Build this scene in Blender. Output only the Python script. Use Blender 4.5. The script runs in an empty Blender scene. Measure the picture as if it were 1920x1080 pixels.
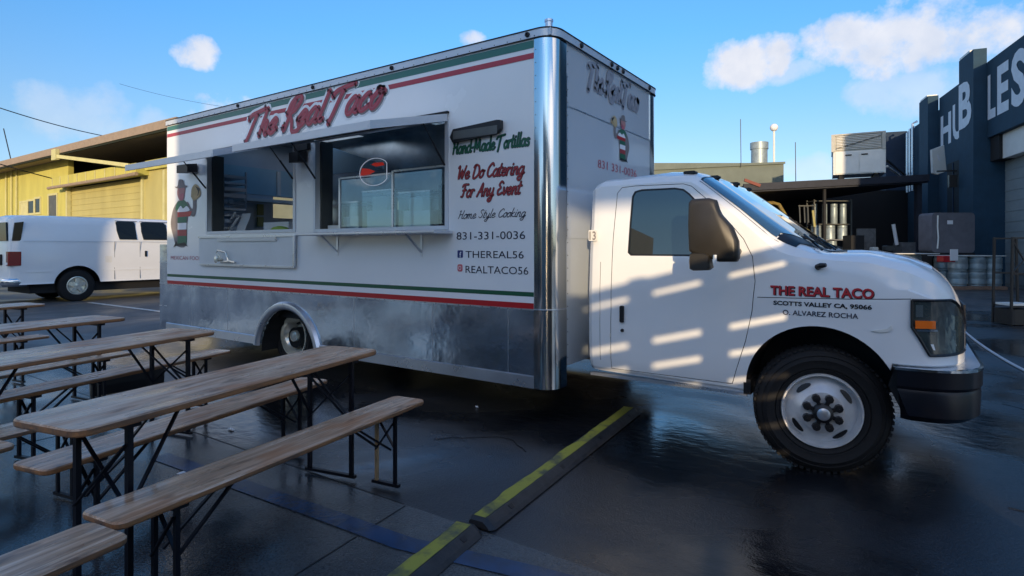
import bpy, bmesh, math, random
from mathutils import Vector, Matrix, noise
random.seed(7)
C = bpy.context.scene.collection
R = math.radians
scn = bpy.context.scene

# ------------------------------------------------------------------ camera
cam = bpy.data.cameras.new("camera")
cam.sensor_width = 36.0
cam.lens = 36.0 * 1088 / 1920
cam.shift_y = -75 / 1920
cam.clip_start = 0.05
cam.clip_end = 3000
camo = bpy.data.objects.new("camera", cam)
C.objects.link(camo)
camo.location = (2.29, -3.93, 1.42)
camo.rotation_euler = (R(90), 0, math.atan2(.562, .827))
scn.camera = camo

# ------------------------------------------------------------------ sky
SUN_TRAVEL = Vector((-.47, .88, -.125)).normalized()
W = bpy.data.worlds.new("World")
scn.world = W
W.use_nodes = True
wt = W.node_tree
wt.nodes.clear()
def WN(t, **k):
    n = wt.nodes.new(t)
    for a, b in k.items():
        setattr(n, a, b)
    return n
def wl(a, b): wt.links.new(a, b)
def wm(op, a, b=None, c=None, clamp=False):
    n = WN('ShaderNodeMath', operation=op); n.use_clamp = clamp
    for i, v in enumerate((a, b, c)):
        if v is None: continue
        if isinstance(v, (int, float)): n.inputs[i].default_value = v
        else: wl(v, n.inputs[i])
    return n.outputs[0]
sky = WN('ShaderNodeTexSky', sky_type='NISHITA')
sky.sun_disc = False
sky.sun_elevation = R(7.1)
sky.sun_rotation = math.atan2(-SUN_TRAVEL.x, -SUN_TRAVEL.y)
sky.air_density = 1.0
sky.dust_density = 0.3
sky.ozone_density = 1.6
tint = WN('ShaderNodeMix', data_type='RGBA', blend_type='MULTIPLY')
tint.inputs[0].default_value = 1.0
wl(sky.outputs[0], tint.inputs[6])
tc = WN('ShaderNodeTexCoord')
sep = WN('ShaderNodeSeparateXYZ')
wl(tc.outputs['Generated'], sep.inputs[0])
el = wm('ARCSINE', sep.outputs[2])
grade = WN('ShaderNodeValToRGB')
wl(wm('DIVIDE', el, 1.2, clamp=True), grade.inputs[0])
ge = grade.color_ramp.elements
ge[0].position = 0.0; ge[0].color = (.30, .37, .66, 1)
ge[1].position = 1.0; ge[1].color = (.36, .66, 1.0, 1)
for p_, c_ in ((.14, (.31, .38, .52, 1)), (.29, (.235, .45, .68, 1)), (.6, (.27, .54, .84, 1))):
    g_ = ge.new(p_); g_.color = c_
gm = WN('ShaderNodeVectorMath', operation='SCALE'); gm.inputs[3].default_value = 2.3
wl(grade.outputs[0], gm.inputs[0]); wl(gm.outputs[0], tint.inputs[7])
az = wm('ARCTAN2', sep.outputs[0], sep.outputs[1])
nz = WN('ShaderNodeTexNoise'); nz.inputs['Scale'].default_value = 9; nz.inputs['Detail'].default_value = 7
nz.inputs['Roughness'].default_value = .6
wl(tc.outputs['Generated'], nz.inputs['Vector'])
nz2 = WN('ShaderNodeTexNoise'); nz2.inputs['Scale'].default_value = 24; nz2.inputs['Detail'].default_value = 5
wl(tc.outputs['Generated'], nz2.inputs['Vector'])
fuzz = wm('MULTIPLY', wm('SUBTRACT', nz.outputs['Fac'], .5), 5.2)
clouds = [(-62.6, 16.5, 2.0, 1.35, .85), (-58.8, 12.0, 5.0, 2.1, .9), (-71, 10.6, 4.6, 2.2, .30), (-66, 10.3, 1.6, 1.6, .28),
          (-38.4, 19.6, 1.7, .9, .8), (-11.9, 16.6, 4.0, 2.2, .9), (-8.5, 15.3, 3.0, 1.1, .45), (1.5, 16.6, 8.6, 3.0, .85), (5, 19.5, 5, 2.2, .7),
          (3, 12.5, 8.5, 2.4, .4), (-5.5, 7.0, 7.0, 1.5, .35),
          (38, 15, 9, 3, .8), (64, 12, 8, 2.5, .6), (95, 20, 16, 6, .85), (126, 32, 20, 9, .85), (-104, 17, 12, 4.5, .8),  # from here on unseen clouds, added and enlarged to raise the ambient light
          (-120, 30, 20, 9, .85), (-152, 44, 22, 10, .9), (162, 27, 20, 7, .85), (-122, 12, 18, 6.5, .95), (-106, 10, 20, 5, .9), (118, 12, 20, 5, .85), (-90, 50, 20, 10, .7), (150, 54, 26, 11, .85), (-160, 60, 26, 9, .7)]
mask = None
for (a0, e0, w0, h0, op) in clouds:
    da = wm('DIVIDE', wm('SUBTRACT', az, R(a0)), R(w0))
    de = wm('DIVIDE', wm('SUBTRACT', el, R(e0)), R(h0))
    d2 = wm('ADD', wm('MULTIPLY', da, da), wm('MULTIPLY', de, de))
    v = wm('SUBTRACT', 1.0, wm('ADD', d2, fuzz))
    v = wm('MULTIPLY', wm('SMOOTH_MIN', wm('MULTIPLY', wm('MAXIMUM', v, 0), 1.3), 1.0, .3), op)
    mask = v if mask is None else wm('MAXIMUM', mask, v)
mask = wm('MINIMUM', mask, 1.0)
shade = wm('ADD', wm('MULTIPLY', nz2.outputs['Fac'], .9), .1, clamp=True)
ccol = WN('ShaderNodeMix', data_type='RGBA')
wl(shade, ccol.inputs[0])
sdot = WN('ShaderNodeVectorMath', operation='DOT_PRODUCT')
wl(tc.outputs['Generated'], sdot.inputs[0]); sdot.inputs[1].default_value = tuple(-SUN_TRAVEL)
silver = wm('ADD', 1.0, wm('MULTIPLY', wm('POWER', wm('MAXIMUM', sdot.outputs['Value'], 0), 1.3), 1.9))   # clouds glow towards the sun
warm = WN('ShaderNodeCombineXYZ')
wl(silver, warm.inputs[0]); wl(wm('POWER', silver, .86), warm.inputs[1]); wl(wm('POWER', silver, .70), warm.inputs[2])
cmul = WN('ShaderNodeVectorMath', operation='MULTIPLY')
wl(ccol.outputs[2], cmul.inputs[0]); wl(warm.outputs[0], cmul.inputs[1])
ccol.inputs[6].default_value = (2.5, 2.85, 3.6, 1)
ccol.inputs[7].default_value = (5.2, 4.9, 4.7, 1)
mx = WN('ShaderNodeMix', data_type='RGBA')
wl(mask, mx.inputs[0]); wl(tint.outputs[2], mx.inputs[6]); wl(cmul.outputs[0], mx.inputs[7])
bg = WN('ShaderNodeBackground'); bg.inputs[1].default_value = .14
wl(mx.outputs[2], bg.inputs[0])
wo = WN('ShaderNodeOutputWorld'); wl(bg.outputs[0], wo.inputs[0])

# ------------------------------------------------------------------ sun, exposure
sun = bpy.data.lights.new("sun", 'SUN')
sun.energy = 2.9
sun.angle = R(.6)
sun.color = (1.0, .75, .46)
suno = bpy.data.objects.new("sun", sun)
C.objects.link(suno)
suno.rotation_euler = SUN_TRAVEL.to_track_quat('-Z', 'Y').to_euler()
suno.location = (20, -38, 8)
vs = scn.view_settings
vs.view_transform = 'Standard'; vs.look = 'None'; vs.gamma = 1; vs.use_curve_mapping = False
vs.exposure = 0.62

# ------------------------------------------------------------------ materials
def mat(name, col, rough=.5, metal=0, spec=.5, nscale=0, namt=.15, stretch=(1, 1, 1), bump=0, bscale=None, rvar=0,
        coat=0, emit=None, estr=0, col2=None, coatr=.05, alpha=None, ior=None, detail=5, thr=None):
    m = bpy.data.materials.new(name); m.use_nodes = True
    t = m.node_tree; b = t.nodes['Principled BSDF']
    b.inputs['Base Color'].default_value = (*col, 1)
    b.inputs['Roughness'].default_value = rough
    b.inputs['Metallic'].default_value = metal
    b.inputs['Specular IOR Level'].default_value = spec
    b.inputs['Coat Weight'].default_value = coat
    b.inputs['Coat Roughness'].default_value = coatr
    if ior: b.inputs['IOR'].default_value = ior
    if emit: b.inputs['Emission Color'].default_value = (*emit, 1); b.inputs['Emission Strength'].default_value = estr
    if nscale:
        tcn = t.nodes.new('ShaderNodeTexCoord'); mp = t.nodes.new('ShaderNodeMapping')
        mp.inputs['Scale'].default_value = stretch
        t.links.new(tcn.outputs['Object'], mp.inputs[0])
        n = t.nodes.new('ShaderNodeTexNoise'); n.inputs['Scale'].default_value = nscale; n.inputs['Detail'].default_value = detail
        n.inputs['Roughness'].default_value = .6
        t.links.new(mp.outputs[0], n.inputs['Vector'])
        cr = t.nodes.new('ShaderNodeValToRGB')
        lo, hi = thr or (.3, .7)
        cr.color_ramp.elements[0].position = lo; cr.color_ramp.elements[1].position = hi
        c2 = col2 if col2 else tuple(min(1, c * (1 + namt)) for c in col)
        c1 = col if col2 else tuple(c * (1 - namt) for c in col)
        cr.color_ramp.elements[0].color = (*c1, 1); cr.color_ramp.elements[1].color = (*c2, 1)
        t.links.new(n.outputs['Fac'], cr.inputs[0]); t.links.new(cr.outputs[0], b.inputs['Base Color'])
        if rvar:
            mr = t.nodes.new('ShaderNodeMapRange'); mr.inputs[3].default_value = max(0.01, rough - rvar); mr.inputs[4].default_value = rough + rvar
            mr.inputs[1].default_value = .3; mr.inputs[2].default_value = .7
            t.links.new(n.outputs['Fac'], mr.inputs[0]); t.links.new(mr.outputs[0], b.inputs['Roughness'])
        if bump:
            n2 = n
            if bscale:
                n2 = t.nodes.new('ShaderNodeTexNoise'); n2.inputs['Scale'].default_value = bscale; n2.inputs['Detail'].default_value = 3
                t.links.new(mp.outputs[0], n2.inputs['Vector'])
            bp = t.nodes.new('ShaderNodeBump'); bp.inputs['Strength'].default_value = bump; bp.inputs['Distance'].default_value = .01
            t.links.new(n2.outputs['Fac'], bp.inputs['Height']); t.links.new(bp.outputs[0], b.inputs['Normal'])
    return m

def glass(name, tint_, refl=.08, gcol=(1, 1, 1), rough=.02):
    m = bpy.data.materials.new(name); m.use_nodes = True
    t = m.node_tree; t.nodes.clear()
    o = t.nodes.new('ShaderNodeOutputMaterial'); tr = t.nodes.new('ShaderNodeBsdfTransparent'); tr.inputs[0].default_value = (*tint_, 1)
    gl = t.nodes.new('ShaderNodeBsdfGlossy'); gl.inputs['Roughness'].default_value = rough; gl.inputs[0].default_value = (*gcol, 1)
    lw0 = t.nodes.new('ShaderNodeLayerWeight'); lw0.inputs[0].default_value = .5
    lw = t.nodes.new('ShaderNodeMath'); lw.operation = 'POWER'; lw.inputs[1].default_value = 4; t.links.new(lw0.outputs['Facing'], lw.inputs[0])
    ad = t.nodes.new('ShaderNodeMath'); ad.operation = 'ADD'; ad.use_clamp = True; ad.inputs[1].default_value = refl
    mxs = t.nodes.new('ShaderNodeMixShader')
    t.links.new(lw.outputs[0], ad.inputs[0]); t.links.new(ad.outputs[0], mxs.inputs[0])
    t.links.new(tr.outputs[0], mxs.inputs[1]); t.links.new(gl.outputs[0], mxs.inputs[2]); t.links.new(mxs.outputs[0], o.inputs[0])
    return m

M = {}
M['white'] = mat('white_paint', (.78, .80, .81), .22, coat=.5, nscale=1.3, namt=.03, bump=.012, bscale=1.6, rvar=.05)
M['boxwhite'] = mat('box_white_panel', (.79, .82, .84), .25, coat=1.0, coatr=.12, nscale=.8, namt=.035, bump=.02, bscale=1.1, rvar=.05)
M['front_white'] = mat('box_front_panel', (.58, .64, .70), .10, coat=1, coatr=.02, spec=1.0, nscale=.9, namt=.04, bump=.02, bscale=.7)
M['steel'] = mat('stainless', (.50, .53, .57), .16, metal=1, nscale=2.2, namt=.12, stretch=(1, 1, 1.4), bump=.10, bscale=3.0, rvar=.07)
M['steel_post'] = mat('stainless_post', (.66, .67, .68), .12, metal=1, nscale=1.5, namt=.06, stretch=(1, 1, .4), bump=.03, rvar=.04)
M['skirt'] = mat('skirt_steel', (.60, .70, .82), .17, metal=.95, nscale=2.2, namt=.20, bump=.55, bscale=4.5, rvar=.10)
M['alu'] = mat('aluminium', (.62, .66, .72), .3, metal=.85, nscale=4, namt=.08, rvar=.06)
M['aluw'] = mat('aluminium_painted', (.58, .63, .69), .35, metal=.3, nscale=4, namt=.05)
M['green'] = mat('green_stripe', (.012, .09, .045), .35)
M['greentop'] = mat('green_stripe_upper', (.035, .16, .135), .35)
M['red'] = mat('red_stripe', (.42, .012, .018), .35)
M['redtop'] = mat('red_lettering', (.40, .045, .07), .4)
M['pinkred'] = mat('pink_letter', (.42, .10, .14), .4)
M['black'] = mat('black_plastic', (.006, .006, .008), .45)
M['rubber'] = mat('tyre_rubber', (.005, .005, .006), .8, nscale=30, namt=.3, bump=.2)
M['navy'] = mat('navy_ink', (.012, .014, .035), .5)
M['decalw'] = mat('white_decal', (.78, .79, .82), .4)
M['fbblue'] = mat('blue_icon', (.01, .03, .16), .4)
M['igpink'] = mat('pink_icon', (.55, .12, .14), .4)
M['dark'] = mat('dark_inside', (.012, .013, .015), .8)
M['interior'] = mat('interior_steel', (.42, .46, .48), .22, metal=.85, nscale=3, namt=.3)
M['bluewall'] = mat('interior_blue_panel', (.42, .62, .70), .35, nscale=2, namt=.08, metal=.2)
M['jamb'] = mat('window_jamb', (.10, .105, .10), .45, metal=.3, nscale=3, namt=.2)
M['wood'] = None
M['leg'] = mat('dark_steel_legs', (.010, .011, .018), .4, metal=.4, nscale=12, namt=.4)
M['tanleg'] = mat('bare_tan_leg', (.42, .28, .15), .55, nscale=14, namt=.25)
M['glass_dark'] = mat('cab_window_glass', (.008, .018, .024), .015, spec=.8, ior=1.6, coat=1, coatr=.01)
M['windshield'] = mat('windshield_glass', (.035, .07, .10), .03, spec=1.0, ior=1.75, coat=1, coatr=.01)
M['vanglass'] = mat('van_glass', (.008, .010, .012), .05, spec=.35)
M['glass_clear'] = glass('clear_glass', (.85, .93, .94), .04)
M['glass_sky'] = glass('serving_window_glass', (.90, .96, .98), .10, (.75, .9, 1))
M['rim'] = mat('white_steel_rim', (.66, .67, .68), .35, metal=.35, nscale=9, namt=.12, coat=.3)
M['rimr'] = mat('chrome_rim', (.78, .76, .66), .22, metal=.55, nscale=7, namt=.1)
M['mirror'] = mat('mirror_plastic', (.028, .025, .020), .42, nscale=8, namt=.15)
M['lens'] = mat('headlight_lens', (.03, .04, .038), .06, spec=1.0, coat=1, coatr=.02, nscale=5, namt=.6)
M['reflector'] = mat('headlight_reflector', (.42, .45, .42), .12, metal=.9)
M['amber'] = mat('amber_lens', (.85, .16, .008), .25, coat=.6)
M['tail'] = mat('tail_lens', (.22, .006, .008), .2, coat=.7)
M['chrome'] = mat('chrome', (.55, .6, .66), .1, metal=1)
M['bumper'] = mat('dark_bumper', (.004, .005, .010), .38, spec=.3, coat=.1, coatr=.2, nscale=3, namt=.2)
M['yellowpaint'] = mat('yellow_kerb_paint', (.34, .32, .045), .6, nscale=7, col2=(.085, .09, .055), thr=(.48, .66), bump=.5, detail=8)
M['ramp'] = mat('dark_rubber_ramp', (.028, .028, .03), .45, nscale=14, namt=.4, bump=.4)
M['tan'] = mat('tan_roof_edge', (.28, .22, .17), .8, nscale=4, namt=.1)
M['bldg_yellow'] = mat('yellow_plaster', (.47, .44, .115), .8, nscale=.8, namt=.16, stretch=(1, 1, .25), detail=8)
M['shutter'] = mat('yellow_shutter', (.40, .36, .14), .7, nscale=.8, namt=.12, stretch=(1, 1, .3), detail=8)
M['bldg_trim'] = mat('cream_trim', (.50, .48, .24), .7, nscale=2, namt=.1)
M['dkgreen'] = mat('shaded_green', (.011, .016, .008), .9, nscale=1, namt=.3)  # recess shade put into this darkened green
M['blue_bldg'] = mat('navy_stucco', (.010, .044, .080), .8, nscale=2.5, namt=.14, bump=.3, bscale=20)
M['blue_dark'] = mat('navy_stucco_dark', (.012, .030, .062), .8, nscale=2.5, namt=.14)
M['lettering'] = mat('painted_letters', (.62, .68, .76), .6, nscale=4, namt=.08)
M['rolldoor'] = mat('grey_roll_door', (.22, .27, .29), .6, nscale=2, namt=.08)
M['offwhite'] = mat('off_white_metal', (.70, .70, .66), .5, nscale=3, namt=.06)
M['louvre'] = mat('louvre_metal', (.42, .41, .36), .5, nscale=6, namt=.12)
M['greywall'] = mat('sage_grey_wall', (.15, .175, .15), .85, nscale=1.2, namt=.12)
M['canopy'] = mat('dark_canopy', (.018, .022, .035), .6, nscale=3, namt=.2)
M['rust'] = mat('rust_edge', (.22, .07, .05), .8)
M['forklift'] = mat('worn_yellow_steel', (.33, .27, .06), .6, nscale=8, namt=.4, col2=(.14, .08, .04))
M['greycover'] = mat('grey_cover', (.13, .125, .14), .7, nscale=4, namt=.15, bump=.4)
M['keg'] = mat('keg_steel', (.30, .36, .38), .45, metal=.35, nscale=5, namt=.2)
M['pallet'] = mat('pallet_wood', (.28, .17, .12), .8, nscale=9, namt=.25)
M['board'] = mat('grey_board', (.14, .14, .14), .7, nscale=5, namt=.3)
M['paper'] = mat('white_paper', (.75, .75, .76), .7)
M['lime'] = mat('lime_cloth', (.35, .52, .10), .8, nscale=9, namt=.2)
M['skin'] = mat('decal_skin', (.42, .20, .19), .6)
M['greydecal'] = mat('decal_grey', (.20, .18, .18), .6, nscale=7, namt=.15)
M['tacodecal'] = mat('decal_taco', (.50, .38, .20), .6, nscale=9, namt=.2)
M['neon'] = mat('white_neon', (.8, .85, .95), .4, emit=(.7, .8, 1), estr=.2)
M['neonred'] = mat('red_neon', (.45, .03, .03), .4, emit=(1, .05, .03), estr=.12)
M['fence'] = mat('dark_fence_boards', (.09, .07, .05), .8, nscale=6, namt=.3, stretch=(1, .1, 1))
M['backbldg'] = mat('grey_stucco', (.24, .24, .23), .85, nscale=1, namt=.1)
M['house'] = mat('brown_siding', (.12, .09, .08), .8, nscale=3, namt=.15)
M['white_line'] = mat('white_road_paint', (.45, .45, .43), .5, nscale=9, namt=.3)
M['blue_line'] = mat('blue_road_paint', (.012, .050, .13), .25, nscale=5, col2=(.018, .026, .042), thr=(.40, .68), bump=.1, bscale=60)
M['hose'] = mat('pale_hose', (.5, .52, .55), .4)
M['yellowlit'] = mat('yellow_window', (.55, .45, .2), .6)

def wood_mat():
    m = bpy.data.materials.new('weathered_bench_wood'); m.use_nodes = True
    t = m.node_tree; b = t.nodes['Principled BSDF']; L = t.links.new
    oi = t.nodes.new('ShaderNodeObjectInfo')
    tcn = t.nodes.new('ShaderNodeTexCoord')
    ad = t.nodes.new('ShaderNodeVectorMath'); ad.operation = 'ADD'
    cmb = t.nodes.new('ShaderNodeCombineXYZ')
    ml = t.nodes.new('ShaderNodeMath'); ml.operation = 'MULTIPLY'; ml.inputs[1].default_value = 37
    L(oi.outputs['Random'], ml.inputs[0]); L(ml.outputs[0], cmb.inputs[0]); L(ml.outputs[0], cmb.inputs[1])
    L(tcn.outputs['Object'], ad.inputs[0]); L(cmb.outputs[0], ad.inputs[1])
    mp = t.nodes.new('ShaderNodeMapping'); mp.inputs['Scale'].default_value = (22, 1.1, 22); L(ad.outputs[0], mp.inputs[0])
    n = t.nodes.new('ShaderNodeTexNoise'); n.inputs['Scale'].default_value = 1.6; n.inputs['Detail'].default_value = 8; n.inputs['Roughness'].default_value = .65
    n.inputs['Distortion'].default_value = .7; L(mp.outputs[0], n.inputs['Vector'])
    cr = t.nodes.new('ShaderNodeValToRGB'); e = cr.color_ramp.elements
    e[0].position = .26; e[0].color = (.14, .075, .042, 1); e[1].position = .74; e[1].color = (.84, .64, .48, 1)
    k = e.new(.5); k.color = (.50, .30, .18, 1)
    L(n.outputs['Fac'], cr.inputs[0])
    n2 = t.nodes.new('ShaderNodeTexNoise'); n2.inputs['Scale'].default_value = 3.2; n2.inputs['Detail'].default_value = 4; L(ad.outputs[0], n2.inputs['Vector'])
    mp3 = t.nodes.new('ShaderNodeMapping'); mp3.inputs['Scale'].default_value = (3, .8, 3); L(ad.outputs[0], mp3.inputs[0]); L(mp3.outputs[0], n2.inputs['Vector'])
    r2 = t.nodes.new('ShaderNodeValToRGB'); r2.color_ramp.elements[0].position = .55; r2.color_ramp.elements[1].position = .7
    L(n2.outputs['Fac'], r2.inputs[0])
    mix = t.nodes.new('ShaderNodeMix'); mix.data_type = 'RGBA'; mix.inputs[7].default_value = (.44, .17, .055, 1)
    mlt = t.nodes.new('ShaderNodeMath'); mlt.operation = 'MULTIPLY'; mlt.inputs[1].default_value = .6
    L(r2.outputs[0], mlt.inputs[0]); L(mlt.outputs[0], mix.inputs[0]); L(cr.outputs[0], mix.inputs[6])
    n4 = t.nodes.new('ShaderNodeTexNoise'); n4.inputs['Scale'].default_value = 2.6; n4.inputs['Detail'].default_value = 7
    mp4 = t.nodes.new('ShaderNodeMapping'); mp4.inputs['Scale'].default_value = (7, 2.2, 7); L(ad.outputs[0], mp4.inputs[0]); L(mp4.outputs[0], n4.inputs['Vector'])
    r4 = t.nodes.new('ShaderNodeValToRGB'); r4.color_ramp.elements[0].position = .56; r4.color_ramp.elements[1].position = .68
    r4.color_ramp.elements[0].color = (1, 1, 1, 1); r4.color_ramp.elements[1].color = (.42, .38, .35, 1); L(n4.outputs['Fac'], r4.inputs[0])
    mx4 = t.nodes.new('ShaderNodeMix'); mx4.data_type = 'RGBA'; mx4.blend_type = 'MULTIPLY'; mx4.inputs[0].default_value = .8
    L(mix.outputs[2], mx4.inputs[6]); L(r4.outputs[0], mx4.inputs[7]); L(mx4.outputs[2], b.inputs['Base Color'])
    mr = t.nodes.new('ShaderNodeMapRange'); mr.inputs[1].default_value = .35; mr.inputs[2].default_value = .65
    mr.inputs[3].default_value = .16; mr.inputs[4].default_value = .55
    L(n2.outputs['Fac'], mr.inputs[0]); L(mr.outputs[0], b.inputs['Roughness'])
    bp = t.nodes.new('ShaderNodeBump'); bp.inputs['Strength'].default_value = .35; bp.inputs['Distance'].default_value = .004
    L(n.outputs['Fac'], bp.inputs['Height']); L(bp.outputs[0], b.inputs['Normal'])
    return m
M['wood'] = wood_mat()
M['woodedge'] = mat('varnished_wood_edge', (.48, .21, .075), .4, nscale=5, namt=.35, stretch=(6, .8, 6), col2=(.13, .085, .06), coat=.2)

def ground_mat(name, c1, c2, r0, r1, wet=.5, scale=1.0, wave=0.25, spec=.6):
    m = bpy.data.materials.new(name); m.use_nodes = True
    t = m.node_tree; b = t.nodes['Principled BSDF']; L = t.links.new
    tcn = t.nodes.new('ShaderNodeTexCoord')
    n = t.nodes.new('ShaderNodeTexNoise'); n.inputs['Scale'].default_value = .55 * scale; n.inputs['Detail'].default_value = 6
    n.inputs['Distortion'].default_value = .6
    L(tcn.outputs['Object'], n.inputs['Vector'])
    cr = t.nodes.new('ShaderNodeValToRGB'); cr.color_ramp.elements[0].position = .35; cr.color_ramp.elements[1].position = .68
    cr.color_ramp.elements[0].color = (*c1, 1); cr.color_ramp.elements[1].color = (*c2, 1)
    L(n.outputs['Fac'], cr.inputs[0])
    fine = t.nodes.new('ShaderNodeTexNoise'); fine.inputs['Scale'].default_value = 90; fine.inputs['Detail'].default_value = 3
    L(tcn.outputs['Object'], fine.inputs['Vector'])
    mixc = t.nodes.new('ShaderNodeMix'); mixc.data_type = 'RGBA'; mixc.blend_type = 'OVERLAY'; mixc.inputs[0].default_value = .9
    L(cr.outputs[0], mixc.inputs[6]); L(fine.outputs['Fac'], mixc.inputs[7]); L(mixc.outputs[2], b.inputs['Base Color'])
    mr = t.nodes.new('ShaderNodeMapRange'); mr.inputs[1].default_value = .38; mr.inputs[2].default_value = .64
    mr.inputs[3].default_value = r0; mr.inputs[4].default_value = r1
    L(n.outputs['Fac'], mr.inputs[0]); L(mr.outputs[0], b.inputs['Roughness'])
    b.inputs['Specular IOR Level'].default_value = spec
    n3 = t.nodes.new('ShaderNodeTexNoise'); n3.inputs['Scale'].default_value = 7; n3.inputs['Detail'].default_value = 5
    mp = t.nodes.new('ShaderNodeMapping'); mp.inputs['Scale'].default_value = (1, 1.6, 1); L(tcn.outputs['Object'], mp.inputs[0]); L(mp.outputs[0], n3.inputs['Vector'])
    bp = t.nodes.new('ShaderNodeBump'); bp.inputs['Strength'].default_value = wave; bp.inputs['Distance'].default_value = .01
    L(n3.outputs['Fac'], bp.inputs['Height'])
    bp2 = t.nodes.new('ShaderNodeBump'); bp2.inputs['Distance'].default_value = .004
    mr2 = t.nodes.new('ShaderNodeMapRange'); mr2.inputs[1].default_value = .42; mr2.inputs[2].default_value = .6; mr2.inputs[3].default_value = .15; mr2.inputs[4].default_value = 1.0
    L(n.outputs['Fac'], mr2.inputs[0]); L(mr2.outputs[0], bp2.inputs['Strength'])
    L(fine.outputs['Fac'], bp2.inputs['Height']); L(bp.outputs[0], bp2.inputs['Normal']); L(bp2.outputs[0], b.inputs['Normal'])
    return m
M['asphalt'] = ground_mat('wet_asphalt', (.005, .006, .008), (.022, .024, .029), .09, .46, wave=.34, spec=.85)
M['asphalt_far'] = ground_mat('dry_asphalt', (.048, .049, .052), (.080, .079, .079), .35, .7, wave=.2, spec=.4)
M['concrete'] = ground_mat('wet_concrete', (.036, .042, .048), (.085, .088, .088), .06, .36, wave=.10, spec=.6)

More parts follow.
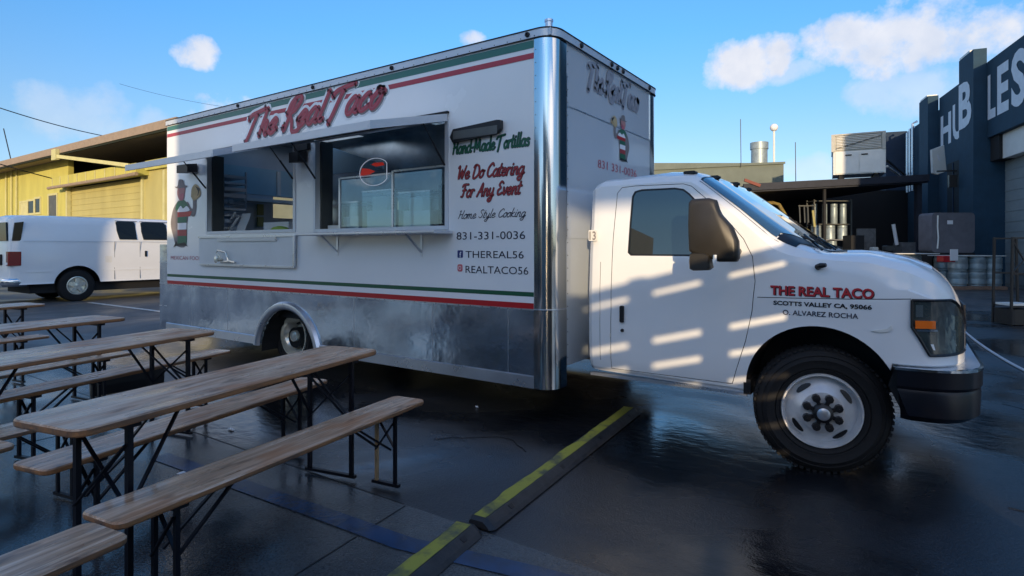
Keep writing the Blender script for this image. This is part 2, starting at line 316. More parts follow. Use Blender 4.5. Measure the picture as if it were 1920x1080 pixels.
# ------------------------------------------------------------------ mesh builder
class MB:
    def __init__(s, T=None):
        s.v = []; s.f = []; s.mi = []; s.T = T; s.m = 0; s.smooth = False
    def av(s, p):
        p = Vector(p)
        if s.T is not None: p = s.T @ p
        s.v.append(p); return len(s.v) - 1
    def face(s, idx): s.f.append(tuple(idx)); s.mi.append(s.m)
    def box(s, a, b):
        x0, y0, z0 = a; x1, y1, z1 = b
        i = [s.av(p) for p in ((x0, y0, z0), (x1, y0, z0), (x1, y1, z0), (x0, y1, z0), (x0, y0, z1), (x1, y0, z1), (x1, y1, z1), (x0, y1, z1))]
        for q in ((0, 3, 2, 1), (4, 5, 6, 7), (0, 1, 5, 4), (1, 2, 6, 5), (2, 3, 7, 6), (3, 0, 4, 7)):
            s.face([i[k] for k in q])
        return s
    def bbox(s, a, b, r=.01, ax=2):
        # box with corners cut in the plane perpendicular to ax
        o = [k for k in range(3) if k != ax]
        a = list(a); b = list(b)
        for k in range(3):
            if a[k] > b[k]: a[k], b[k] = b[k], a[k]
        pts = []
        for (cx, cy, a0) in ((b[o[0]] - r, b[o[1]] - r, 0), (a[o[0]] + r, b[o[1]] - r, 90), (a[o[0]] + r, a[o[1]] + r, 180), (b[o[0]] - r, a[o[1]] + r, 270)):
            for k in (0, 45, 90):
                pts.append((cx + r * math.cos(R(a0 + k)), cy + r * math.sin(R(a0 + k))))
        return s.ext(pts, ax, a[ax], b[ax])
    def ext(s, pts, ax, c0, c1):
        o = [k for k in range(3) if k != ax]
        def mk(p, c):
            q = [0, 0, 0]; q[o[0]] = p[0]; q[o[1]] = p[1]; q[ax] = c; return q
        A = [s.av(mk(p, c0)) for p in pts]; B = [s.av(mk(p, c1)) for p in pts]
        n = len(pts)
        s.face(A[::-1]); s.face(B)
        for k in range(n):
            s.face((A[k], A[(k + 1) % n], B[(k + 1) % n], B[k]))
        return s
    def bar(s, p, q, w, h=None, up=(0, 0, 1)):
        p = Vector(p); q = Vector(q); h = h or w
        d = (q - p).normalized(); u = Vector(up)
        if abs(d.dot(u)) > .95: u = Vector((1, 0, 0))
        a = d.cross(u).normalized() * w / 2; b = a.cross(d).normalized() * h / 2
        i = [s.av(c + e) for c in (p, q) for e in (-a - b, a - b, a + b, -a + b)]
        for k in ((0, 1, 2, 3), (7, 6, 5, 4), (0, 4, 5, 1), (1, 5, 6, 2), (2, 6, 7, 3), (3, 7, 4, 0)):
            s.face([i[j] for j in k])
        return s
    def tube(s, pts, r, n=8, cap=True):
        rings = []
        pts = [Vector(p) for p in pts]
        for k, p in enumerate(pts):
            d = (pts[min(k + 1, len(pts) - 1)] - pts[max(k - 1, 0)]).normalized()
            u = Vector((0, 0, 1)) if abs(d.z) < .9 else Vector((1, 0, 0))
            a = d.cross(u).normalized(); b = a.cross(d).normalized()
            rr = r[k] if isinstance(r, (list, tuple)) else r
            rings.append([s.av(p + (a * math.cos(t) + b * math.sin(t)) * rr) for t in [2 * math.pi * j / n for j in range(n)]])
        for A, B in zip(rings, rings[1:]):
            for j in range(n):
                s.face((A[j], A[(j + 1) % n], B[(j + 1) % n], B[j]))
        if cap: s.face(rings[0][::-1]); s.face(rings[-1])
        return s
    def lathe(s, prof, c, axis='y', n=32, T=None, cap0=False, cap1=False):
        # prof: (axial, radius)
        rings = []
        for (a, r) in prof:
            ring = []
            for j in range(n):
                t = 2 * math.pi * j / n
                if axis == 'y': p = Vector((r * math.cos(t), a, r * math.sin(t)))
                elif axis == 'z': p = Vector((r * math.cos(t), r * math.sin(t), a))
                else: p = Vector((a, r * math.cos(t), r * math.sin(t)))
                if T is not None: p = T @ p
                ring.append(s.av(p + Vector(c)))
            rings.append(ring)
        for A, B in zip(rings, rings[1:]):
            for j in range(n):
                s.face((A[j], B[j], B[(j + 1) % n], A[(j + 1) % n]))
        if cap0: s.face(rings[0])
        if cap1: s.face(rings[-1][::-1])
        return s
    def loft(s, secs, close=True, caps=True):
        rings = [[s.av(p) for p in sec] for sec in secs]
        n = len(rings[0])
        for A, B in zip(rings, rings[1:]):
            for j in range(n if close else n - 1):
                s.face((A[j], A[(j + 1) % n], B[(j + 1) % n], B[j]))
        if caps: s.face(rings[0][::-1]); s.face(rings[-1])
        return s
    def build(s, name, mats, parent=None, smooth=None, angle=35, fix=True):
        me = bpy.data.meshes.new(name)
        off = wloc(parent)
        me.from_pydata([tuple(p - off) for p in s.v], [], s.f)
        if not isinstance(mats, (list, tuple)): mats = [mats]
        for mm in mats: me.materials.append(mm)
        if len(mats) > 1:
            for k, p in enumerate(me.polygons): p.material_index = s.mi[k]
        if fix:
            bm = bmesh.new(); bm.from_mesh(me)
            bmesh.ops.recalc_face_normals(bm, faces=bm.faces)
            bm.to_mesh(me); bm.free()
        if smooth is None: smooth = s.smooth
        if smooth: shade(me, angle)
        me.update()
        return link(name, me, parent)

def shade(me, angle=35):
    for p in me.polygons: p.use_smooth = True
    me.set_sharp_from_angle(angle=R(angle))

WL = {}
def wloc(o):
    if o is None: return Vector((0, 0, 0))
    return WL[o.name]
def link(name, data, parent=None):
    o = bpy.data.objects.new(name, data); C.objects.link(o)
    if parent is not None: o.parent = parent
    WL[o.name] = wloc(parent) if parent is not None else Vector((0, 0, 0))
    return o
def tag(o, label=None, cat=None, group=None, kind=None):
    if label: o['label'] = label
    if cat: o['category'] = cat
    if group: o['group'] = group
    if kind: o['kind'] = kind
    return o
def thing(name, loc, label, cat, group=None):
    o = bpy.data.objects.new(name, None); C.objects.link(o)
    o.empty_display_size = .2
    o.location = loc; WL[o.name] = Vector(loc)
    return tag(o, label, cat, group)
def structure(name, mb, m, **k):
    return tag(mb.build(name, m, None, **k), kind='structure')
def copy_tree(o, parent=None, name=None):
    c = o.copy(); C.objects.link(c); c.parent = parent
    for ch in o.children: copy_tree(ch, c)
    return c
def rehome(o):
    # move a single-mesh thing's origin to its base centre
    me = o.data
    xs = [v.co for v in me.vertices]
    lo = Vector((min(p.x for p in xs), min(p.y for p in xs), min(p.z for p in xs))); hi = Vector((max(p.x for p in xs), max(p.y for p in xs), max(p.z for p in xs)))
    c = Vector(((lo.x + hi.x) / 2, (lo.y + hi.y) / 2, lo.z))
    me.transform(Matrix.Translation(-c)); o.location = c
    return o
def single(name, mb, m, label, cat, group=None, **k):
    return rehome(tag(mb.build(name, m, None, **k), label, cat, group))

def boolean(o, cutter, op='DIFFERENCE'):
    md = o.modifiers.new('b', 'BOOLEAN'); md.operation = op; md.solver = 'EXACT'; md.object = cutter
    try: md.material_mode = 'TRANSFER'
    except Exception: pass
    bpy.context.view_layer.update()
    dg = bpy.context.evaluated_depsgraph_get()
    me = bpy.data.meshes.new_from_object(o.evaluated_get(dg), depsgraph=dg)
    o.modifiers.clear(); old = o.data; o.data = me; bpy.data.meshes.remove(old)
    bpy.data.objects.remove(cutter)
    return o

def cr_smooth(pts, n=6):
    if len(pts) < 3: return [Vector(p) for p in pts]
    P = [Vector(p) for p in pts]; P = [P[0]] + P + [P[-1]]
    out = []
    for i in range(1, len(P) - 2):
        for k in range(n):
            t = k / n
            a, b, c, d = P[i - 1], P[i], P[i + 1], P[i + 2]
            out.append(.5 * ((2 * b) + (c - a) * t + (2 * a - 5 * b + 4 * c - d) * t * t + (3 * b - a - 3 * c + d) * t ** 3))
    out.append(P[-2])
    return out

# ------------------------------------------------------------------ lettering helpers
GL = {
 'a': (.95, [[(.72, .82), (.45, 1), (.1, .6), (.15, .1), (.45, 0), (.72, .5), (.78, .95)], [(.78, .95), (.72, .25), (.85, 0), (1.0, .12)]]),
 'b': (.9, [[(.28, 1.9), (.15, .3), (.4, 0), (.75, .4), (.6, .9), (.3, .7)]]),
 'c': (.8, [[(.72, .8), (.5, 1), (.12, .6), (.2, .08), (.5, 0), (.85, .25)]]),
 'd': (1.0, [[(.72, .82), (.45, 1), (.1, .6), (.15, .1), (.45, 0), (.75, .5), (.92, 1.9)], [(.92, 1.9), (.76, .3), (.88, 0), (1.02, .12)]]),
 'e': (.86, [[(.12, .42), (.5, .52), (.7, .8), (.45, 1), (.12, .6), (.2, .1), (.5, 0), (.85, .28)]]),
 'f': (.6, [[(.7, 1.7), (.5, 1.9), (.35, 1.5), (.2, 0)], [(.05, 1), (.6, 1.05)]]),
 'g': (.95, [[(.72, .82), (.45, 1), (.1, .6), (.15, .1), (.45, 0), (.72, .5), (.78, .95)], [(.78, .95), (.66, -.5), (.3, -.8), (.05, -.5), (.5, -.15), (1.0, .15)]]),
 'h': (.9, [[(.12, 0), (.2, 1), (.32, 1.9)], [(.17, .45), (.45, 1), (.68, .8), (.6, .2), (.75, 0), (.92, .12)]]),
 'i': (.45, [[(.2, 1), (.12, .2), (.28, 0), (.45, .12)], [(.27, 1.38), (.29, 1.45)]]),
 'k': (.85, [[(.12, 0), (.2, 1), (.32, 1.9)], [(.7, 1), (.2, .5), (.6, .05), (.85, .1)]]),
 'l': (.45, [[(.35, 1.9), (.15, .25), (.28, 0), (.45, .12)]]),
 'm': (1.3, [[(.15, 1), (.1, 0)], [(.13, .5), (.4, 1), (.55, .8), (.5, 0)], [(.53, .5), (.8, 1), (.98, .8), (.95, .15), (1.1, 0), (1.3, .12)]]),
 'n': (.9, [[(.15, 1), (.1, 0)], [(.13, .5), (.45, 1), (.65, .8), (.6, .15), (.75, 0), (.92, .12)]]),
 'o': (.8, [[(.45, 1), (.12, .6), (.18, .08), (.45, 0), (.72, .4), (.68, .9), (.45, 1), (.6, .85), (.88, .9)]]),
 'r': (.65, [[(.15, 1), (.1, 0)], [(.13, .5), (.4, 1), (.62, .85)]]),
 's': (.65, [[(.6, .85), (.35, 1), (.15, .75), (.5, .4), (.4, 0), (.05, .1)]]),
 't': (.55, [[(.35, 1.6), (.15, .25), (.3, 0), (.52, .12)], [(.0, 1.05), (.6, 1.1)]]),
 'u': (.9, [[(.15, 1), (.1, .3), (.3, 0), (.65, .4), (.72, 1)], [(.72, 1), (.65, .2), (.78, 0), (.92, .12)]]),
 'v': (.75, [[(.1, 1), (.3, 0), (.65, .9), (.75, .95)]]),
 'w': (1.1, [[(.1, 1), (.25, 0), (.55, .8), (.7, 0), (1.0, .95)]]),
 'y': (.9, [[(.15, 1), (.12, .4), (.35, .1), (.68, .5), (.75, 1)], [(.75, 1), (.6, -.5), (.25, -.8), (.05, -.5), (.9, .1)]]),
 'A': (1.2, [[(.05, 0), (.45, .9), (.8, 1.8), (.85, .9), (.95, 0)], [(.25, .6), (.95, .65)]]),
 'C': (1.1, [[(1.05, 1.5), (.75, 1.85), (.2, 1.2), (.2, .3), (.6, 0), (1.1, .35)]]),
 'D': (1.2, [[(.3, 1.8), (.15, .1), (.6, 0), (1.1, .6), (.9, 1.6), (.3, 1.8), (.05, 1.5)]]),
 'E': (1.0, [[(.9, 1.6), (.55, 1.85), (.25, 1.4), (.55, 1.0), (.15, .6), (.3, .05), (.95, .3)]]),
 'F': (1.0, [[(.05, 1.5), (.3, 1.8), (1.1, 1.8)], [(.55, 1.8), (.35, .2), (.05, .1)], [(.2, .95), (.85, 1.0)]]),
 'H': (1.2, [[(.1, 1.6), (.3, 1.8), (.2, .6), (.1, 0)], [(.15, .85), (.95, 1.0)], [(1.05, 1.8), (.85, .3), (1.0, 0), (1.2, .15)]]),
 'M': (1.5, [[(.05, 0), (.3, 1.8), (.6, .3), (1.1, 1.8), (1.15, .2), (1.4, .1)]]),
 'R': (1.25, [[(.02, .25), (.22, -.05), (.38, .9), (.58, 2.0)], [(.1, 1.0), (.22, 1.75), (.75, 2.15), (1.12, 1.85), (.8, 1.25), (.42, 1.0), (.75, .45), (1.05, -.25), (1.55, -.3), (1.75, .1)]]),
 'S': (1.0, [[(.95, 1.5), (.6, 1.85), (.25, 1.4), (.8, .7), (.5, .05), (.05, .3)]]),
 'T': (1.15, [[(-.30, 1.42), (-.05, 1.70), (.5, 1.80), (1.3, 1.92)], [(.52, 1.76), (.34, 1.0), (.18, .2), (.02, -.35)]]),
 'W': (1.5, [[(.05, 1.6), (.3, 1.8), (.35, 0), (.85, 1.3), (.95, 0), (1.45, 1.8)]]),
 '-': (.6, [[(.1, .6), (.5, .65)]]), ' ': (.55, []),
}
def script_paths(text, x, z, h, slant=.35, gap=0, rise=0, sc=None):
    """handwriting strokes in a wall's own plane; h is the x-height"""
    out = []; cx = 0
    for ch in text:
        adv, st = GL[ch]
        for s_ in st:
            pts = cr_smooth([(a, b, 0) for a, b in s_], 5)
            out.append([(x + (cx + p.x + slant * p.y) * h, z + p.y * h + rise * (cx + p.x) * h) for p in pts])
        cx += adv + gap
    return out, cx * h
def ribbon(mb, path, w, put, depth, taper=True, front=0.0):
    """flat brush stroke: put(a, b, d) maps wall coordinates and depth to the world"""
    n = len(path)
    P = [Vector((p[0], p[1])) for p in path]
    L_, R_ = [], []
    for i in range(n):
        d = P[min(i + 1, n - 1)] - P[max(i - 1, 0)]
        if d.length < 1e-7: d = Vector((1, 0))
        d.normalize(); nn = Vector((-d.y, d.x))
        k = w / 2
        L_.append(P[i] + nn * k); R_.append(P[i] - nn * k)
    caps = []
    for (c, s_) in ((P[0], -1), (P[-1], 1)):
        caps.append([c + Vector((math.cos(a), math.sin(a))) * (w / 2) for a in [2 * math.pi * j / 8 for j in range(8)]])
    iL = [mb.av(put(p.x, p.y, depth)) for p in L_]; iR = [mb.av(put(p.x, p.y, depth)) for p in R_]
    for i in range(n - 1): mb.face((iL[i], iR[i], iR[i + 1], iL[i + 1]))
    for cp in caps: mb.face([mb.av(put(p.x, p.y, depth)) for p in cp])
def script_text(name, text, width, x, z, h, bw, put, m, parent, depth=.004, label=None, **k):
    paths, wd = script_paths(text, 0, 0, h, **k)
    s_ = width / wd
    mb = MB()
    for i, p in enumerate(paths):
        ribbon(mb, [(x + a * s_, z + b) for a, b in p], bw, put, depth + i * .00002)
    o = mb.build(name, m, parent, fix=False)
    if label: o['label'] = label
    return o
def print_text(name, text, a, z, width, height, put, m, parent, depth=.003, bold=0, dx=0, dz=0, spacing=1.0):
    cu = bpy.data.curves.new(name, 'FONT'); cu.body = text; cu.size = 1; cu.offset = bold; cu.space_character = spacing
    cu.resolution_u = 3
    tmp = bpy.data.objects.new(name, cu); C.objects.link(tmp); bpy.context.view_layer.update()
    dg = bpy.context.evaluated_depsgraph_get()
    me = bpy.data.meshes.new_from_object(tmp.evaluated_get(dg), depsgraph=dg)
    bpy.data.objects.remove(tmp)
    xs = [v.co.x for v in me.vertices]; ys = [v.co.y for v in me.vertices]
    x0, x1, y0, y1 = min(xs), max(xs), min(ys), max(ys)
    mb = MB()
    mb.v = [Vector(put(a + dx + (v.co.x - x0) / (x1 - x0) * width, z + dz + (v.co.y - y0) / (y1 - y0) * height, depth)) for v in me.vertices]
    mb.f = [tuple(p.vertices) for p in me.polygons]; mb.mi = [0] * len(mb.f)
    return mb.build(name, m, parent, fix=False)

# ================================================================== GROUND
g = MB(); g.box((-220, -160, -.4), (220, 260, 0)); structure('ground', g, M['asphalt_far'])
g = MB()
pts = []
for k in range(60):
    t = 2 * math.pi * k / 60
    r = 1 + .12 * math.sin(3 * t + 1) + .07 * math.sin(7 * t) + .04 * math.sin(13 * t)
    pts.append((.5 + 10.2 * r * math.cos(t), 2.4 + 12 * r * math.sin(t)))
g.face([g.av((x, y, .004)) for x, y in pts]); structure('wet_pavement', g, M['asphalt'], fix=False)
g = MB(); g.box((-9, -9, .005), (9, -1.62, .008)); structure('concrete_pavement', g, M['concrete'])
g = MB()
for (x0, y0, x1, y1) in ((.02, -1.63, .17, -2.9), (.0, -1.62, -9, -1.62), (2.6, -1.62, 2.9, -6), (-3.0, -1.62, -2.9, -6), (3.2, 1.6, 6.8, 3.4), (2.75, .2, 9, -.9)):
    g.bar((x0, y0, .0085), (x1, y1, .0085), .008, .003)
tag(structure('pavement_joint', g, M['black']), kind='structure')
crk = [[(3.0, 2.9), (3.5, 2.5), (3.9, 2.55), (4.6, 1.9), (5.4, 1.7)], [(2.7, 4.8), (3.4, 4.3), (4.4, 4.4)], [(-.6, -.7), (-.2, -.4), (.1, -.55)], [(-3.6, 2.9), (-5.6, 3.1), (-8, 2.5)]]
g = MB()
rc = random.Random(5)
for c_ in crk:
    pp = cr_smooth([(a, b, .0085) for a, b in c_], 7)
    pp = [p + Vector((rc.uniform(-.02, .02), rc.uniform(-.02, .02), 0)) for p in pp]
    for a, b in zip(pp, pp[1:]): g.bar(a, b, rc.uniform(.003, .008), .003)
structure('pavement_crack', g, M['black'])
g = MB()
L = [(-1.9, -2.02), (-.3, -1.95), (.3, -1.93), (.95, -1.80), (1.7, -1.70)]
for a, b in zip(L, L[1:]):
    g.face([g.av((a[0], a[1] - .06, .0122)), g.av((b[0], b[1] - .06, .0122)), g.av((b[0], b[1] + .06, .0122)), g.av((a[0], a[1] + .06, .0122))])
structure('blue_painted_line', g, M['blue_line'], fix=False)
g = MB()
g.box((-15.2, 2.30, .006), (-9.0, 2.42, .010)); structure('white_parking_line', g, M['white_line'])
g = MB()
hp = [(3.07, 9.2, .02), (3.10, 8.4, .02), (3.16, 7.2, .02), (3.26, 6.0, .02), (3.40, 4.9, .02), (3.62, 3.9, .02), (4.2, 3.0, .02)]
g.tube(cr_smooth(hp, 5), .016, 6); single('water_hose', g, M['hose'], 'pale thin hose lying on the wet ground right of the truck bumper', 'hose', smooth=True)

# ================================================================== FOOD TRUCK
truck = thing('food_truck', (-1.9, 1.15, 0), 'white box food truck with open serving windows, steel skirt and white cab', 'food truck')
YC = 1.155
# side panel around two openings, white above the stripes
def holed(mb, xs, zs, holes, y0, y1):
    for i in range(len(xs) - 1):
        for j in range(len(zs) - 1):
            cx = (xs[i] + xs[i + 1]) / 2; cz = (zs[j] + zs[j + 1]) / 2
            if any(h[0] < cx < h[1] and h[2] < cz < h[3] for h in holes): continue
            mb.box((xs[i], y0, zs[j]), (xs[i + 1], y1, zs[j + 1]))
W1 = (-5.06, -3.28, 1.625, 2.60); W2 = (-2.90, -1.09, 1.615, 2.56)
def wallpanel(name, xs, zs, holes, y0, y1, m, parent):
    mb = MB(); holed(mb, xs, zs, holes, y0, y1)
    o = mb.build(name, m, parent)
    bm = bmesh.new(); bm.from_mesh(o.data)
    bmesh.ops.remove_doubles(bm, verts=bm.verts, dist=.0005)
    # drop the inner faces shared by two neighbouring cells
    seen = {}
    for f in bm.faces:
        seen.setdefault(tuple(sorted(v.index for v in f.verts)), []).append(f)
    bmesh.ops.delete(bm, geom=[f for fs in seen.values() if len(fs) > 1 for f in fs], context='FACES_ONLY')
    bm.to_mesh(o.data); bm.free()
    return o
wallpanel('side_panel', [-6.11, W1[0], W1[1], W2[0], W2[1], -.16], [.93, 1.615, 1.625, 2.56, 2.60, 3.10], [W1, W2], 0, .05, M['boxwhite'], truck)
mb = MB(); mb.box((-6.05, .05, .95), (-.2, .052, 1.5)); mb.build('inner_lining', M['dark'], truck)
mb = MB(); mb.box((-6.11, 2.262, .30), (-.03, 2.31, 3.10));
rp = None
wallpanel('far_side_panel', [-6.11, -4.6, -3.75, -.13], [.30, 1.75, 2.12, 3.10], [(-4.6, -3.75, 1.75, 2.12)], 2.262, 2.31, M['boxwhite'], truck)
mb = MB()
for (ya, yb_, za, zb_) in ((.052, 1.58, .30, 3.10), (2.0, 2.26, .30, 3.10), (1.58, 2.0, .30, 1.90), (1.58, 2.0, 2.24, 3.10)): mb.box((-6.11, ya, za), (-6.06, yb_, zb_))
mb.build('rear_panel', M['aluw'], truck)
def deck(name, z0, z1, y0, y1, m):
    mb = MB()
    ys = [y0, .9, 1.9, y1]; xs = [-6.10 if y0 < .05 else -6.055, -5.6, -4.3, -2.9, -1.5, -.02 if y0 < .05 else -.145]
    for i in range(5):
        for j in range(3):
            if j == 1 and i in (1, 3): continue  # unseen roof openings added to let daylight into the kitchen
            mb.box((xs[i], ys[j], z0), (xs[i + 1], ys[j + 1], z1))
    return mb.build(name, m, truck)
deck('roof', 3.10, 3.155, .01, 2.30, M['aluw'])
# front panel: white with a proud lower sheet
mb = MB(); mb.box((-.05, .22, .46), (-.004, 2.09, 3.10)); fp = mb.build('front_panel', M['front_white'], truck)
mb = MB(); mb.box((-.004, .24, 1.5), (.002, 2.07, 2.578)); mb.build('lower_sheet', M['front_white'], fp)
mb = MB(); mb.box((-.003, .226, 1.5), (.006, .234, 2.83)); mb.box((.0, .24, 2.574), (.007, 2.07, 2.584)); mb.build('seam_trim', M['alu'], fp)
# rounded steel corner posts
def corner(y_out, sgn, x_out=0.004):
    pts = [(-.165, y_out - sgn * .004)]
    r = .13
    cx, cy = x_out - r, y_out - sgn * .004 + sgn * r
    for k in range(0, 91, 9):
        pts.append((cx + r * math.sin(R(k)), cy - sgn * r * math.cos(R(k))))
    pts.append((x_out, y_out + sgn * .222))
    inner = [(x_out - .02, y_out + sgn * .222)] + [(cx + (r - .02) * math.sin(R(k)), cy - sgn * (r - .02) * math.cos(R(k))) for k in range(90, -1, -9)] + [(-.165, y_out + sgn * .016)]
    return pts + inner
mb = MB(); mb.ext(corner(0, 1), 2, .93, 3.10); mb.build('corner_post', M['steel_post'], truck, smooth=True, angle=25)
mb = MB(); mb.ext(corner(2.31, -1), 2, .30, 3.10); mb.build('corner_post', M['steel_post'], truck, smooth=True, angle=25)
mb = MB(); mb.ext(corner(-.006, 1, .010), 2, .30, .926); mb.build('lower_corner_guard', M['steel_post'], truck, smooth=True, angle=25)
mb = MB(); mb.ext(corner(-.012, 1, .016), 2, .926, .934); mb.build('corner_seam', M['alu'], truck)
# roof rail following the rounded corner
rail = MB()
pl = [(-6.12, -.014)] + [(-.165, -.014)] + [(-.126 + .144 * math.sin(R(k)), .130 - .144 * math.cos(R(k))) for k in range(0, 91, 10)] + [(.018, 2.18)] + [(-.126 + .144 * math.sin(R(k)), 2.18 - .144 * math.cos(R(k))) for k in range(90, 181, 10)]
secs = []
for i, (x, y) in enumerate(pl):
    a = Vector(pl[max(i - 1, 0)]); b = Vector(pl[min(i + 1, len(pl) - 1)]); d = (b - a).normalized(); nn = Vector((-d.y, d.x)) * .02
    secs.append([(x, y, 3.095), (x, y, 3.162), (x + nn.x, y + nn.y, 3.172), (x + nn.x, y + nn.y, 3.095)])
rail.loft(secs, True); rr = rail.build('roof_rail', M['aluw'], truck, smooth=True, angle=25)
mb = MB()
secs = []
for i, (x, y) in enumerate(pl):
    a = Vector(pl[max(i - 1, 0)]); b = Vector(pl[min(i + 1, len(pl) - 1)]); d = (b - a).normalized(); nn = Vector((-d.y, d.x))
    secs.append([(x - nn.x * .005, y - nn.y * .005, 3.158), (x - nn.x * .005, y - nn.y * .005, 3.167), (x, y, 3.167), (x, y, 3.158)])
mb.loft(secs); mb.build('rail_dark_strip', M['dark'], rr)  # dark strip along the upper outer edge of the rail
mb = MB()
secs = []
for i, (x, y) in enumerate(pl):
    a = Vector(pl[max(i - 1, 0)]); b = Vector(pl[min(i + 1, len(pl) - 1)]); d = (b - a).normalized(); nn = Vector((-d.y, d.x))
    secs.append([(x - nn.x * .003, y - nn.y * .003, 3.091), (x - nn.x * .003, y - nn.y * .003, 3.097), (x + nn.x * .01, y + nn.y * .01, 3.097), (x + nn.x * .01, y + nn.y * .01, 3.091)])
mb.loft(secs); mb.build('rail_lower_seam', M['dark'], rr)
def put_side(a, z, d): return (a, -d, z)
def put_front(a, z, d): return (d, a, z)
for x in (-.22, -1.75, -2.93, -4.35):
    mb = MB(); mb.lathe([(-.014, .001), (-.030, .012), (-.028, .02), (-.014, .022)], (x, 0, 3.128), 'y', 10, cap0=True); mb.build('marker_light', M['black'], truck, smooth=True)
for y in (.45, 1.06, 1.19, 1.32, 2.02):
    mb = MB(); mb.lathe([(.018, .024), (.034, .02), (.036, .001)], (0, y, 3.128), 'x', 10, cap1=True); mb.build('marker_light', M['black'], truck, smooth=True)
mb = MB()
for k in range(26):
    z = .40 + k * .104
    for x in (-.150,): mb.box((x - .004, -.0045, z - .004), (x + .004, -.001, z + .004))
    mb.box((.0045, .236, z + .02), (.0075, .244, z + .028))
for k in range(46):
    x = -6.05 + k * .131; mb.box((x - .004, -.0175, 3.104), (x + .004, -.014, 3.112)); mb.box((x - .004, -.0075, .921), (x + .004, -.006, .928))
rv = mb.build('rivets', M['jamb'], truck); rv['kind'] = 'stuff'
# roof vent cap over the corner
mb = MB(); mb.lathe([(3.155, .030), (3.225, .030), (3.228, .036), (3.245, .036), (3.245, .001)], (-.075, .075, 0), 'z', 14); mb.build('vent_pipe', M['alu'], truck, smooth=True)
# top stripes, split round the title, and lower stripes
def stripe(name, x0, x1, z0, z1, m, d=.003):
    mb = MB(); mb.box((x0, -d, z0), (x1, .0, z1)); return mb.build(name, m, truck)
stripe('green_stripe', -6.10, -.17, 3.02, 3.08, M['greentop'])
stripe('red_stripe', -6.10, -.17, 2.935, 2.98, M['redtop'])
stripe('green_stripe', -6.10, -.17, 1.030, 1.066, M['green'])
stripe('white_stripe', -6.10, -.17, .978, 1.029, M['decalw'])
stripe('red_stripe', -6.10, -.17, .932, .977, M['red'])
# steel skirt with the wheel arch
mb = MB()
xs = [(-6.11, .305), (-6.11, .925)] + [(-.165, .925), (-.165, .305)]
arch = [(-3.41 + .53 * math.cos(R(a)), .215 + .53 * math.sin(R(a))) for a in range(10, 171, 8)]
mb.ext(xs + arch, 1, -.002, .04); sk = mb.build('steel_skirt', M['skirt'], truck)
for x in (-5.45, -4.6, -2.3, -1.25, -.42):
    mb = MB(); mb.box((x, -.0035, .40), (x + .004, -.002, .92)); mb.build('skirt_seam', M['alu'], sk)
mb = MB(); mb.box((-6.11, -.006, .920), (-.165, -.002, .930)); mb.build('skirt_top_trim', M['alu'], truck)
for (x0, x1) in ((-6.11, -3.95), (-2.87, -.165)):
    mb = MB(); mb.ext([(-.014, .300), (-.014, .392), (-.003, .400), (-.003, .300)], 0, x0, x1); mb.build('rub_rail', M['alu'], truck)
mb = MB()
secs = []
for a in range(4, 177, 6):
    c, s_ = math.cos(R(a)), math.sin(R(a))
    secs.append([(-3.41 + r * c, y, .215 + r * s_) for r, y in ((.515, -.005), (.525, -.03), (.56, -.045), (.59, -.04), (.61, -.004), (.56, .03))])
mb.loft(secs); mb.build('wheel_arch_trim', M['alu'], truck, smooth=True, angle=50)
mb = MB(); secs = []
for a in range(0, 181, 10):
    c, s_ = math.cos(R(a)), math.sin(R(a)); secs.append([(-3.41 + .53 * c, .03, .215 + .53 * s_), (-3.41 + .53 * c, .75, .215 + .53 * s_)])
mb.loft(secs, False, False); mb.face([mb.av((-3.41 + .53 * math.cos(R(a)), .75, .215 + .53 * math.sin(R(a)))) for a in range(0, 181, 10)]); mb.build('wheel_well', M['dark'], truck)
# rear step box
mb = MB(); mb.box((-6.315, .0, .305), (-6.112, 2.3, 1.47)); rb = mb.build('rear_step_box', M['skirt'], truck)
mb = MB()
for z in (.62, .93, 1.22): mb.box((-6.318, -.004, z), (-6.112, .0, z + .008))
mb.build('step_box_seams', M['alu'], rb)
# floor, chassis
mb = MB(); mb.box((-6.05, .06, .86), (-.06, 2.26, .92)); mb.build('floor', M['interior'], truck)
for y in (.72, 1.5):
    mb = MB(); mb.box((-6.0, y, .45), (2.3, y + .07, .62)); mb.build('chassis_rail', M['dark'], truck)
mb = MB(); mb.box((-5.9, .12, .62), (-.2, 2.2, .86)); mb.build('underfloor', M['dark'], truck)
mb = MB(); mb.box((-6.0, 2.27, .10), (-.3, 2.30, .299)); mb.build('added_far_skirt', M['dark'], truck)  # added unseen skirt to keep the ground under the truck dark
mb = MB(); mb.bbox((-2.5, .35, .33), (-1.2, .75, .62), .06, 0); mb.build('fuel_tank', M['dark'], truck)
mb = MB(); mb.bar((-2.2, .05, .39), (-1.6, .05, .38), .03, .012); mb.build('under_bracket', M['alu'], truck)
mb = MB(); mb.lathe([(.3, .12), (2.0, .12)], (-3.69, 0, .36), 'y', 14, cap0=True, cap1=True); mb.build('rear_axle', M['dark'], truck)

